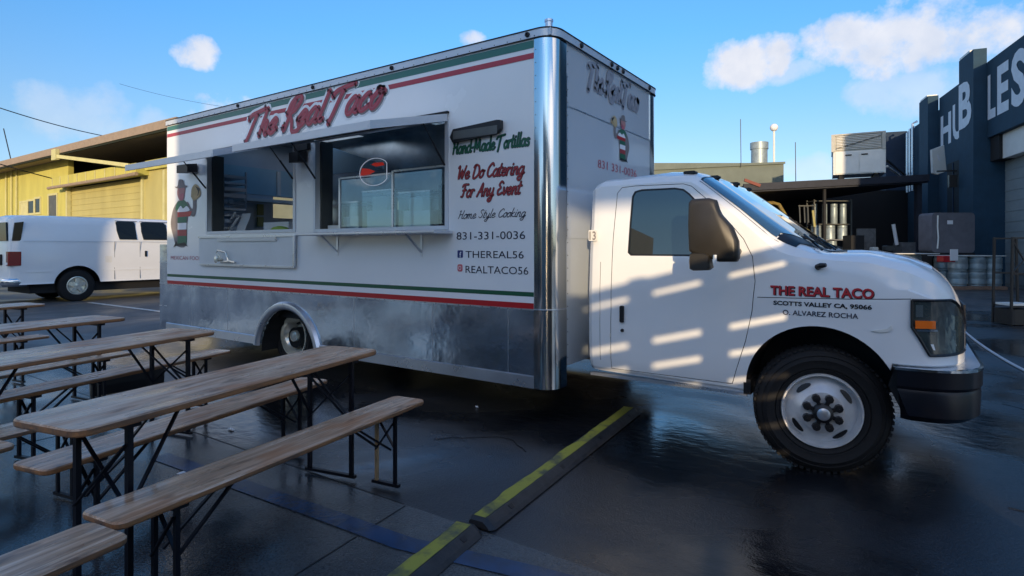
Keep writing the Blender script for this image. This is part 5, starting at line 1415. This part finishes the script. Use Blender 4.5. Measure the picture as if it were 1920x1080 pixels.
# recess above the shutter, its shade put into the wall colour
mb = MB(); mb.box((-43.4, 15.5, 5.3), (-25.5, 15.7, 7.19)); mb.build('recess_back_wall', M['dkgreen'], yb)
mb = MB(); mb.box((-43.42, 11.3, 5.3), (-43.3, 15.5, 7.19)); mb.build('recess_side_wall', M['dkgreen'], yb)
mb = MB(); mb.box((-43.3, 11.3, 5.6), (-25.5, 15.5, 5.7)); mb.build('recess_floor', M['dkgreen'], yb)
mb = MB(); mb.ext([(9.6, 7.20), (9.6, 7.36), (24, 7.45), (24, 7.20)], 0, -75, -25.5); rf = mb.build('roof', M['tan'], yb)
mb = MB(); mb.box((-75, 9.5, 6.95), (-25.5, 9.62, 7.05)); mb.build('gutter', M['dkgreen'], rf)
mb = MB(); mb.box((-75, 9.45, 7.05), (-25.5, 9.598, 7.46)); mb.build('fascia_board', M['tan'], rf)
mb = MB(); mb.box((-39.9, 9.25, 6.65), (-39.25, 9.44, 7.28)); mb.build('bracket_post', M['bldg_trim'], yb)
mb = MB(); mb.bar((-39.3, 9.36, 6.85), (-31.5, 10.0, 5.76), .12, .2); mb.build('sloping_beam', M['bldg_trim'], yb)
mb = MB(); mb.bar((-42.8, 12.5, 7.0), (-30, 12.6, 6.0), .12, .16); mb.build('sloping_beam', M['dkgreen'], yb)
for (x0, x1, z0, z1, m_) in ((-51.3, -50.0, 3.9, 4.7, M['bldg_trim']), (-49.7, -48.6, 3.9, 4.75, M['vanglass']), (-48.3, -47.4, 3.9, 4.85, M['vanglass']), (-45.8, -44.4, 3.4, 4.95, M['jamb'])):
    mb = MB(); mb.box((x0, 10.96, z0), (x1, 11, z1)); w_ = mb.build('window', m_, yb)
    mb = MB(); mb.box((x0 - .15, 10.93, z1), (x1 + .15, 11, z1 + .14)); mb.box((x0 - .15, 10.93, z0 - .14), (x1 + .15, 11, z0)); mb.box((x0 - .15, 10.93, z0), (x0 - .001, 11, z1)); mb.box((x1 + .001, 10.93, z0), (x1 + .15, 11, z1)); mb.build('window_frame', M['bldg_trim'], w_)
for x in (-54.2, -53.0, -51.9):
    mb = MB(); mb.tube([(x, 10.9, 1), (x, 10.9, 7.4)], .05, 6); mb.build('conduit', M['bldg_trim'], yb)

# overhead wires
def wire(p, q, sag, r, label):
    pts = [Vector(p).lerp(Vector(q), k / 14) - Vector((0, 0, sag * 4 * (k / 14) * (1 - k / 14))) for k in range(15)]
    mb = MB(); mb.tube(pts, r, 5); single('overhead_wire', mb, M['black'], label, 'wire', 'overhead wires on the left')
wire((-34, 3.2, 8.75), (-42.8, 13.8, 9.0), .25, .028, 'black overhead wire running down to the yellow building roof')
wire((-40, 3, 7.3), (-43.3, 10.4, 5.9), .1, .035, 'black cable hanging under the eave of the yellow building')
wire((-65, 22.9, 18.4), (-52, 31, 15.4), .4, .015, 'thin grey wire crossing the sky above the food truck')
mb = MB(); mb.tube([(-50.0, 10.1, 7.5), (-50.7, 9.85, 9.9)], .035, 5); single('roof_aerial', mb, M['black'], 'thin leaning aerial on the left end of the yellow building roof', 'aerial')

# ================================================================== NAVY BUILDING ON THE RIGHT
W0 = Vector((4.903, 23.72, 0)); U = Vector((-.2241, .9746, 0)).normalized(); Nn = Vector((-U.y, U.x, 0))
if Nn.x > 0: Nn = -Nn
BT = Matrix(((U.x, Nn.x, 0, W0.x), (U.y, Nn.y, 0, W0.y), (0, 0, 1, 0), (0, 0, 0, 1)))
def B_(mb_): return mb_
nb = thing('navy_building', (4.9, 23.7, 0), 'navy blue stucco building with big painted letters HUBLES and a roll-up door', 'building')
def nbox(name, a, b, m, par=nb):
    mb = MB(BT); mb.box(a, b); return mb.build(name, m, par)
nbox('wall', (.45, -8, 0), (13.2, 0, 7.85), M['blue_bldg'])
nbox('lintel_wall', (-14, -8, 5.55), (.449, 0, 8.40), M['blue_bldg'])
nbox('near_wall', (-14, -8, 0), (-8, 0, 5.549), M['blue_bldg'])
nbox('parapet', (.45, -.5, 7.85), (6.0, .0, 8.38), M['blue_bldg'])
nbox('pilaster', (.46, .002, 0), (2.0, .42, 8.95), M['blue_bldg'])
nbox('pilaster', (6.1, .002, 0), (7.5, .42, 8.55), M['blue_bldg'])
nbox('pilaster_cap', (.9, .0, 8.951), (2.0, .40, 9.05), M['offwhite'])
nbox('pilaster_cap', (6.3, .0, 8.551), (7.4, .40, 8.64), M['offwhite'])
nbox('wall_end_block', (11.5, .002, 0), (13.2, 1.0, 7.9), M['blue_dark'])
rd = nbox('roll_up_door', (-8, -.75, 0), (.449, -.55, 4.65), M['rolldoor'])
for k in range(12):
    nbox('door_slat', (-7.9, -.549, .1 + k * .38), (.44, -.535, .14 + k * .38), M['rolldoor'], rd)
nbox('roller_housing', (-8, -.70, 4.66), (-.35, -.20, 5.54), M['offwhite'])
nbox('roller_edge', (-.34, -.72, 4.66), (.44, -.1, 5.54), M['dark'])
dk = nbox('dark_doorway', (2.6, .001, 1.2), (4.8, .03, 5.15), M['dark'])
nbox('doorway_panel', (2.62, .031, 1.2), (4.3, .06, 2.9), M['jamb'], dk)
nbox('doorway_post', (3.95, .031, 2.9), (4.05, .06, 5.1), M['blue_dark'], dk)
lmp = nbox('wall_lamp', (2.15, .42, 3.9), (2.35, .7, 4.4), M['black'])
nbox('lamp_arm', (2.2, .42, 4.55), (2.3, 1.1, 4.6), M['black'], lmp)
# painted letters
def put_nb(a, z, d): return tuple(BT @ Vector((-a, .004 + d, z)))
def put_nbp(a, z, d): return tuple(BT @ Vector((-a, .424 + d, z)))
for ch, s0, s1, z0, z1, put_ in (('H', 5.75, 4.35, 6.05, 7.45, put_nb), ('U', 4.15, 2.95, 6.05, 7.62, put_nb), ('B', 1.98, .62, 6.15, 7.95, put_nbp), ('L', .35, -.35, 6.2, 7.85, put_nb), ('E', -.50, -1.45, 6.2, 7.95, put_nb), ('S', -1.65, -2.75, 6.15, 8.05, put_nb)):
    print_text('painted_letter', ch, -s0, z0, s0 - s1, z1 - z0, put_, M['lettering'], nb, .01, bold=.035)
# blade sign
# pipes on the far part of the wall
pw = thing('wall_pipework', tuple(BT @ Vector((10, .5, 4.3))), 'pale pipes climbing the far end of the navy wall', 'pipes')
for (s_, zt_) in ((10.4, 7.6), (9.9, 7.7), (9.4, 7.9)):
    mb = MB(BT); mb.tube([(s_, .25, 4.4), (s_, .25, zt_), (s_ - .1, .05, zt_ + .1)], .06, 8); mb.build('pipe', M['alu'], pw, smooth=True)
mb = MB(); mb.tube([(1.6, 25.9, 4.95), tuple(BT @ Vector((10.4, .35, 5.1)))], .05, 8); mb.build('pipe', M['offwhite'], pw)
mb = MB(); mb.tube([(1.6, 25.9, 5.20), tuple(BT @ Vector((10.6, .35, 5.4)))], .05, 8); mb.build('pipe', M['dark'], pw)
# concrete apron rack at the right edge
rk = thing('folding_rack', (3.95, 10.3, 0), 'black folding metal rack standing at the right edge of the frame', 'rack')
CT = Matrix.Translation((4.02, 10.05, 0)) @ Matrix.Rotation(math.atan2(.562, .827), 4, 'Z')
for (x, y) in ((-.18, 0), (.30, 0), (-.18, .4), (.30, .4)):
    mb = MB(CT); mb.bar((x, y, .01), (x * .85, y, 1.62), .035); mb.build('upright', M['black'], rk)
for z in (.35, .95, 1.6):
    mb = MB(CT); mb.bar((-.17, 0, z), (.28, 0, z), .03); mb.bar((-.17, .4, z), (.28, .4, z), .03); mb.build('cross_bar', M['black'], rk)
mb = MB(CT); mb.bar((-.17, 0, .95), (.05, 0, 1.2), .02); mb.bar((.05, 0, 1.2), (.27, 0, 1.58), .02); mb.bar((-.15, 0, 1.55), (.05, 0, 1.2), .02); mb.build('brace', M['black'], rk)
mb = MB(CT); mb.box((-.15, .02, .36), (.26, .38, .40)); mb.build('shelf', M['offwhite'], rk)
mb = MB(CT); mb.bbox((-.2, -.05, .02), (.3, .4, .30), .05, 2); mb.build('base_box', M['black'], rk)

# ================================================================== BACKGROUND SHED (facing the camera)
SR = math.atan2(.562, .827)
ST = Matrix.Translation((2.29, -3.93, 0)) @ Matrix.Rotation(SR, 4, 'Z')    # the back yard is square to this direction
def S_(name, a, b, m, par):
    mb = MB(ST); mb.box(a, b); return mb.build(name, m, par)
def sloc(x, y, z=0): return tuple(ST @ Vector((x, y, z)))
shed = thing('open_shed', sloc(13, 26), 'dark open-fronted storage shed behind the hood', 'shed')
mb = MB(ST); mb.loft([[(9.6, 24, 3.72), (9.6, 24, 4.00), (9.6, 32, 4.0), (9.6, 32, 3.72)], [(17.2, 24, 4.12), (17.2, 24, 4.42), (17.2, 32, 4.42), (17.2, 32, 4.12)]]); rfz = mb.build('flat_roof', M['canopy'], shed)
mb = MB(ST); mb.loft([[(9.55, 23.9, 3.78), (9.55, 23.9, 4.06), (9.55, 24.0, 4.06), (9.55, 24.0, 3.78)], [(17.2, 23.9, 4.18), (17.2, 23.9, 4.46), (17.2, 24, 4.46), (17.2, 24, 4.18)]]); mb.build('fascia_board', M['canopy'], rfz)
mb = MB(ST); mb.bar((9.55, 23.85, 4.22), (10.2, 23.85, 3.98), .06, .12); mb.build('rust_flashing', M['rust'], rfz)
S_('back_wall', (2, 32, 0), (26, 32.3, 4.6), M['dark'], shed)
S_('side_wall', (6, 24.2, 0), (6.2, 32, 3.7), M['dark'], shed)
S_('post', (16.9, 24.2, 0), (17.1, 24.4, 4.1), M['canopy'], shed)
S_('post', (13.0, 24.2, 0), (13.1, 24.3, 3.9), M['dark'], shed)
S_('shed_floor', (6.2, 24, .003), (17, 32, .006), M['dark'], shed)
# sage building behind with parapet
sg2 = thing('sage_building', sloc(9, 34), 'sage grey flat-roofed building behind the shed with a metal flue', 'building')
S_('wall', (-17, 33, 0), (15.45, 42, 6.26), M['greywall'], sg2)  # left stretch added unseen behind the truck to darken ground reflections
mb = MB(ST); mb.loft([[(2, 32.9, 5.55), (2, 33.0, 5.55), (2, 33, 5.75), (2, 32.9, 5.75)], [(15.5, 32.9, 6.2), (15.5, 33.0, 6.2), (15.5, 33, 6.32), (15.5, 32.9, 6.32)]]); mb.build('coping', M['greywall'], sg2)
mb = MB(ST); mb.lathe([(6.2, .45), (7.15, .45), (7.16, .50), (7.55, .50), (7.56, .42), (7.56, .01)], (14.4, 33.8, 0), 'z', 24); mb.build('flue', M['keg'], sg2, smooth=True, angle=40)
gl = thing('globe_lamp', sloc(14.8, 33), 'white globe on a thin pole beside the metal flue', 'lamp')
mb = MB(ST); mb.tube([(14.9, 33, 6.3), (14.9, 33, 8.1)], .06, 8); mb.build('pole', M['offwhite'], gl)
mb = MB(ST); mb.lathe([(8.05 + .22 - .22 * math.cos(R(a)), max(.001, .22 * math.sin(R(a)))) for a in range(0, 181, 15)], (14.9, 33, 0), 'z', 16); mb.build('globe', M['paper'], gl, smooth=True)
for (x, y, z0, z1, lab) in ((12.95, 32.8, 6.0, 8.7, 'thin striped aerial left of the metal flue'), (16.05, 32.8, 4.3, 7.4, 'thin aerial right of the globe lamp, behind the shed')):
    mb = MB(ST); mb.tube([(x, y, z0), (x - .03, y, z1)], .022, 5); single('aerial', mb, M['jamb'], lab, 'aerial')
# rooftop air unit
AT = Matrix.Translation(Vector(sloc(14.93, 25, 0))) @ Matrix.Rotation(SR - R(27), 4, 'Z') @ Matrix.Translation((-14.93, -25, 0))
def A_(name, a, b, m, par):
    mb = MB(AT); mb.box(a, b); return mb.build(name, m, par)
ac = thing('rooftop_air_unit', sloc(14.9, 25, 4.45), 'white rooftop air unit with louvred top on the shed roof', 'air unit')
A_('casing', (13.98, 25, 4.62), (15.92, 26.6, 5.62), M['offwhite'], ac)
for x in (14.05, 14.97):
    A_('access_door', (x, 24.97, 4.66), (x + .88, 24.999, 5.58), M['offwhite'], ac)
for x in (14.55, 15.15):
    A_('door_handle', (x - .12, 24.94, 5.42), (x + .12, 24.969, 5.47), M['dark'], ac)
A_('louvre_box', (13.95, 25.02, 5.621), (15.88, 26.55, 6.36), M['louvre'], ac)
for k in range(9):
    A_('louvre_slat', (14.1, 24.96, 5.70 + k * .068), (15.75, 25.019, 5.725 + k * .068), M['offwhite'], ac)
for (a, b) in (((13.9, 24.95, 5.62), (14.04, 25.0, 6.38)), ((15.79, 24.95, 5.62), (15.92, 25.0, 6.38)), ((14.041, 24.95, 6.31), (15.789, 25.0, 6.38))): A_('frame', a, b, M['louvre'], ac)
for x in (14.2, 15.5): A_('skid', (x, 25.1, 4.36), (x + .2, 26.5, 4.619), M['dark'], ac)
mb = MB(AT); mb.bar((14.1, 24.93, 5.75), (15.75, 24.93, 6.2), .02, .03); mb.build('brace', M['jamb'], ac)

bs = thing('blade_sign', sloc(18.2, 25.0, 4.5), 'white tilted panel sign sticking out from the navy wall', 'sign')
mb = MB(ST); mb.ext([(18.10, 5.66), (18.62, 5.86), (18.72, 4.72), (18.3, 4.58), (18.14, 4.66)], 1, 25.0, 25.12); mb.build('panel', M['offwhite'], bs)
mb = MB(ST); mb.ext([(18.30, 5.45), (18.36, 5.42), (18.44, 5.2), (18.42, 5.12), (18.32, 5.28)], 1, 24.985, 24.999); mb.build('panel_mark', M['paper'], bs)
mb = MB(ST); mb.bar((18.4, 25.06, 4.75), (19.6, 25.06, 4.75), .05); mb.build('bracket', M['alu'], bs)

# forklift mast and cage inside
fk = thing('forklift_cage', sloc(10.6, 24.6), 'worn yellow forklift cage parked inside the shed behind the windshield', 'forklift')
for y in (25.0, 26.1):
    mb = MB(ST); mb.tube([(9.2, y, 3.25), (11.25, y, 3.37), (11.5, y, 3.30), (12.1, y, 2.3), (12.45, y, 1.45), (12.5, y, .9)], .075, 8); mb.build('roll_bar', M['forklift'], fk, smooth=True)
for x, z in ((9.5, 3.28), (10.4, 3.33), (11.3, 3.36)):
    mb = MB(ST); mb.bar((x, 25.0, z), (x, 26.1, z), .08); mb.build('cross_bar', M['forklift'], fk)
mb = MB(ST); mb.bbox((9.2, 25.0, .35), (12.6, 26.1, 1.0), .1, 1); mb.build('chassis', M['forklift'], fk)
for x in (9.8, 12.1):
    for y in (24.9, 26.2):
        mb = MB(ST); mb.lathe([(-.12, .1), (-.12, .35), (.12, .35), (.12, .1)], (x, y, .36), 'y', 16); mb.build('wheel', M['rubber'], fk)
# shelving with canisters
sv = thing('storage_shelving', sloc(13.7, 25), 'dark shelving unit holding rows of pale canisters inside the shed', 'shelving')
for x in (12.95, 14.55):
    for y in (24.9, 25.5): S_('upright', (x, y, 0), (x + .05, y + .05, 3.5), M['jamb'], sv)
for z in (1.25, 1.75, 2.42, 3.42): S_('shelf', (12.95, 24.9, z), (14.6, 25.55, z + .04), M['jamb'] if z > 1.8 else M['alu'], sv)
def canister(x, y, z, r, h, label):
    mb = MB(ST); mb.lathe([(z, r * .9), (z + .02, r), (z + h * .8, r), (z + h * .84, r * .93), (z + h * .86, r), (z + h, r), (z + h, .001)], (x, y, 0), 'z', 14)
    o = single('canister', mb, M['keg'], label, 'canister', 'pale canisters on the shed shelving', smooth=True)
words_ = ['first', 'second', 'third', 'fourth']
for k, x in enumerate((13.08, 13.52, 13.92, 14.32)):
    canister(x, 25.1, 2.46, .10 if k < 2 else .14, .86, 'tall slim canister, %s from the left on the upper shelf' % words_[k])
for k, x in enumerate((13.15, 13.75, 14.28)):
    canister(x, 25.1, 1.79, .20, .60, 'squat canister, %s from the left on the middle shelf' % words_[k])
for k, x in enumerate((13.3, 13.85)):
    canister(x, 25.1, 1.29, .18, .42, 'small canister, %s from the left on the lowest shelf' % words_[k])
mb = MB(ST); mb.box((14.75, 24.8, 1.35), (15.55, 24.86, 2.25)); single('notice_board', mb, M['board'], 'grey notice board beside the shelving in the shed', 'board')
mb = MB(ST); mb.box((14.2, 24.3, .0), (14.75, 24.9, 1.95)); single('black_cabinet', mb, M['dark'], 'black cabinet standing in front of the shelving', 'cabinet')
mb = MB(ST); mb.box((14.85, 24.6, .9), (15.6, 24.9, 1.30)); single('white_carton', mb, M['board'], 'pale carton below the notice board', 'carton')
mb = MB(ST); mb.tube([(16.1, 24.5, 2.42), (16.25, 24.5, 1.55)], .07, 8); single('fluorescent_tube', mb, M['paper'], 'white upright tube leaning inside the shed', 'tube')
mb = MB(ST); mb.box((12.85, 24.7, .9), (12.9, 24.75, 3.3)); mb.box((12.2, 24.7, 3.2), (12.9, 24.75, 3.24)); single('hanging_rail', mb, M['jamb'], 'thin metal rail left of the canister shelving', 'rail')
for (a, b, m_, nm, lab, cat) in (
    ((15.62, 24.2, 1.30), (15.95, 24.5, 1.52), M['jamb'], 'plastic_bin', 'grey bin right of the pale carton in the shed', 'bin'),
    ((15.0, 24.1, 1.30), (15.22, 24.35, 1.46), M['offwhite'], 'small_carton', 'small white carton on top of the pale carton', 'carton'),
    ((16.35, 24.3, .9), (16.95, 24.9, 1.66), M['board'], 'sack_stack', 'slumped grey sacks right of the leaning white tube', 'sacks'),
    ((12.3, 24.3, .9), (12.6, 24.6, 1.38), M['greycover'], 'tool_case', 'dark tool case beside the forklift cage', 'case')):
    mb = MB(ST); mb.bbox(a, b, .05, 1); single(nm, mb, m_, lab, cat)
mb = MB(ST); mb.tube([(13.2, 24.4, 1.35), (13.22, 24.42, 1.72)], .035, 6); single('white_bottle', mb, M['paper'], 'thin white bottle standing just above the hood line', 'bottle')
mb = MB(ST)
for x in (12.25, 12.45, 12.6): mb.tube([(x, 24.72, 3.18), (x + .03, 24.72, 2.5)], .03, 5)
mb.tube([(12.2, 24.72, 3.2), (12.65, 24.72, 3.2)], .02, 5)
single('hanging_tools', mb, M['jamb'], 'thin grey tools hanging from the metal rail in the shed', 'tools')
mb = MB(ST); mb.tube([(12.78, 24.66, 3.02), (12.86, 24.66, 2.32)], .05, 6); single('pale_tool_handle', mb, M['shutter'], 'pale upright handle left of the canister shelving', 'handle')
# covered tank
tk = thing('covered_pallet_load', sloc(15.4, 21), 'tall grey wrapped pallet load in front of the navy wall', 'pallet load')
mb = MB(ST); mb.bbox((15.2, 21, 1.25), (16.75, 21.7, 2.70), .12, 1); tb = mb.build('wrapped_load', M['greycover'], tk, smooth=True, angle=50)
S_('label_sheet', (15.75, 20.99, 2.28), (15.95, 20.999, 2.42), M['paper'], tb)
mb = MB(ST); mb.tube([(15.40, 20.98, 2.6), (15.38, 20.97, 2.2), (15.41, 20.97, 1.8), (15.38, 20.98, 1.4)], .025, 6); mb.build('wrap_seam', M['offwhite'], tb)
S_('pallet_base', (15.2, 21, .0), (16.75, 21.7, 1.249), M['dark'], tk)
# kegs on pallets
def keg_at(x, y, z, label, r=.30, h=.50):
    mb = MB(ST)
    pr = [(0, r * .75), (0, r * .92), (.05, r * .92), (.08, r), (h * .45, r * 1.0), (h * .5, r * .97), (h * .55, r), (h - .08, r), (h - .05, r * .92), (h, r * .92), (h, r * .8), (h - .07, r * .78), (h - .07, .001)]
    mb.lathe([(z + a, b) for a, b in pr], (x, y, 0), 'z', 18)
    single('steel_keg', mb, M['keg'], label, 'keg', 'steel kegs stacked on pallets', smooth=True)
rowsn = ['front row', 'back row']
def pal(x0, x1, y0, y1, z, label):
    t = thing('pallet', sloc((x0 + x1) / 2, (y0 + y1) / 2, z), label, 'pallet', 'wooden pallets under the kegs')
    for k in range(5):
        xx = x0 + (x1 - x0) * k / 5; S_('deck_board', (xx, y0, z + .09), (xx + (x1 - x0) / 5 - .04, y1, z + .11), M['pallet'], t)
    for k in range(3):
        yy = y0 + (y1 - y0 - .1) * k / 2; S_('bearer', (x0, yy, z), (x1, yy + .1, z + .089), M['pallet'], t)
pal(15.0, 16.75, 19.6, 20.9, .01, 'low wooden pallet under the two layers of kegs by the navy wall')
hn = ['left', 'middle', 'right']
for lz, ln in ((.125, 'lower layer'), (.64, 'upper layer')):
    for k, x in enumerate((15.28, 15.90, 16.45)):
        for j, y in enumerate((19.9, 20.55)):
            keg_at(x, y, lz, 'steel keg, %s of the %s, %s of the stack by the navy wall' % (hn[k], ln, rowsn[j]), .285, .50)
mb = MB(ST); mb.box((14.95, 19.62, 1.142), (16.72, 20.88, 1.165)); single('keg_sheet', mb, M['offwhite'], 'thin pale divider sheet on top of the keg stack', 'sheet')
pal(12.0, 14.7, 20.0, 21.3, .62, 'raised pallet of kegs showing just above the hood')
for k, x in enumerate((12.35, 12.95, 13.55, 14.15)):
    keg_at(x, 20.5, .74, 'steel keg, %s from the left in the row just above the hood' % words_[k], .27, .46)
mb = MB(ST); mb.box((12.0, 20.0, .01), (14.7, 21.3, .615)); single('crate_base', mb, M['dark'], 'dark crate block under the raised keg pallet', 'crate')
mb = MB(ST); mb.box((11.95, 20.0, 1.21), (14.75, 21.2, 1.235)); single('keg_sheet', mb, M['offwhite'], 'thin pale divider sheet over the row of kegs above the hood', 'sheet')
mb = MB(ST); mb.bbox((14.35, 19.3, .95), (14.75, 19.6, 1.16), .03, 1); single('red_can', mb, M['red'], 'small red can between the two keg stacks', 'can')
mb = MB(ST); mb.box((14.55, 19.25, 1.0), (14.8, 19.28, 1.38)); single('white_tag_board', mb, M['paper'], 'small white upright card beside the red can', 'card')

# ================================================================== BEHIND THE CAMERA: unseen things added for shade, light bars and a reflection
fe = thing('added_slat_fence', (3.4, -4, 0), 'unseen slatted timber fence added to throw light bars on the cab', 'fence')  # added out of view so its gaps throw light bars on the cab
for y in (-6.1, -5.06, -4.05, -3.03, -1.5):
    mb = MB(); mb.box((3.35, y, 0), (3.45, y + .18, 1.92)); mb.build('post', M['fence'], fe)
edges = [0.02, .17, .21, .36, .40, .55, .59, .74, .78, .93, .97, 1.055, 1.09, 1.236, 1.281, 1.42, 1.466, 1.77, 1.808, 1.91]
for k in range(0, len(edges), 2):
    for (a, b) in ((-5.92, -5.06), (-4.88, -4.05), (-3.87, -3.03)):
        mb = MB(); mb.box((3.385, a - .01, edges[k]), (3.415, b + .01, edges[k + 1])); mb.build('slat', M['fence'], fe)
mb = MB(); mb.box((3.385, -2.85, .02), (3.415, -1.5, 1.91)); mb.build('solid_panel', M['fence'], fe)
pb = thing('added_bay_block', (8, -13, 0), 'unseen grey block with an open bay, added to shade the truck', 'building')  # added block; its open bay lets a patch of sun reach the cab
for (x0, x1, z0, z1) in ((1.1, 6.52, 0, 5.25), (9.9, 22, 0, 5.25), (6.52, 9.9, 3.62, 5.25)):
    mb = MB(); mb.box((x0, -13, z0), (x1, -12, z1)); mb.build('wall', M['backbldg'], pb)
lb2 = thing('added_low_block', (-.2, -13, 0), 'unseen low grey block added to shade the tables', 'building')  # added low block that keeps the tables in shade
mb = MB(); mb.box((-1.6, -14, 0), (1.099, -12, 3.3)); mb.build('wall', M['backbldg'], lb2)
gh = thing('added_gable_block', (-10, -17, 0), 'unseen tall gabled block added to shade the rear of the van', 'house')  # added block that shades the rear half of the van
mb = MB(); mb.ext([(-13.5, 0), (-6.9, 0), (-6.9, 4.9), (-10.2, 6.2), (-13.5, 4.9)], 1, -20, -14); mb.build('wall', M['house'], gh)
for (x0, x1) in ((-8.6, -7.7), (-11.5, -10.5)):
    mb = MB(); mb.box((x0, -14.001, 1.0), (x1, -13.96, 2.2)); mb.build('window', M['yellowlit'], gh)
gs = thing('garden_shed', (-4.2, -15, 0), 'low brown shed with a pitched roof behind the viewpoint', 'shed')
mb = MB(); mb.ext([(-6.2, 0), (-2.2, 0), (-2.2, 2.0), (-4.2, 3.1), (-6.2, 2.0)], 1, -17, -14); mb.build('wall', M['house'], gs)
for (x0, x1) in ((-5.3, -4.6), (-3.4, -2.7)):
    mb = MB(); mb.box((x0, -14.001, 1.2), (x1, -13.96, 2.0)); mb.build('window', M['yellowlit'], gs)
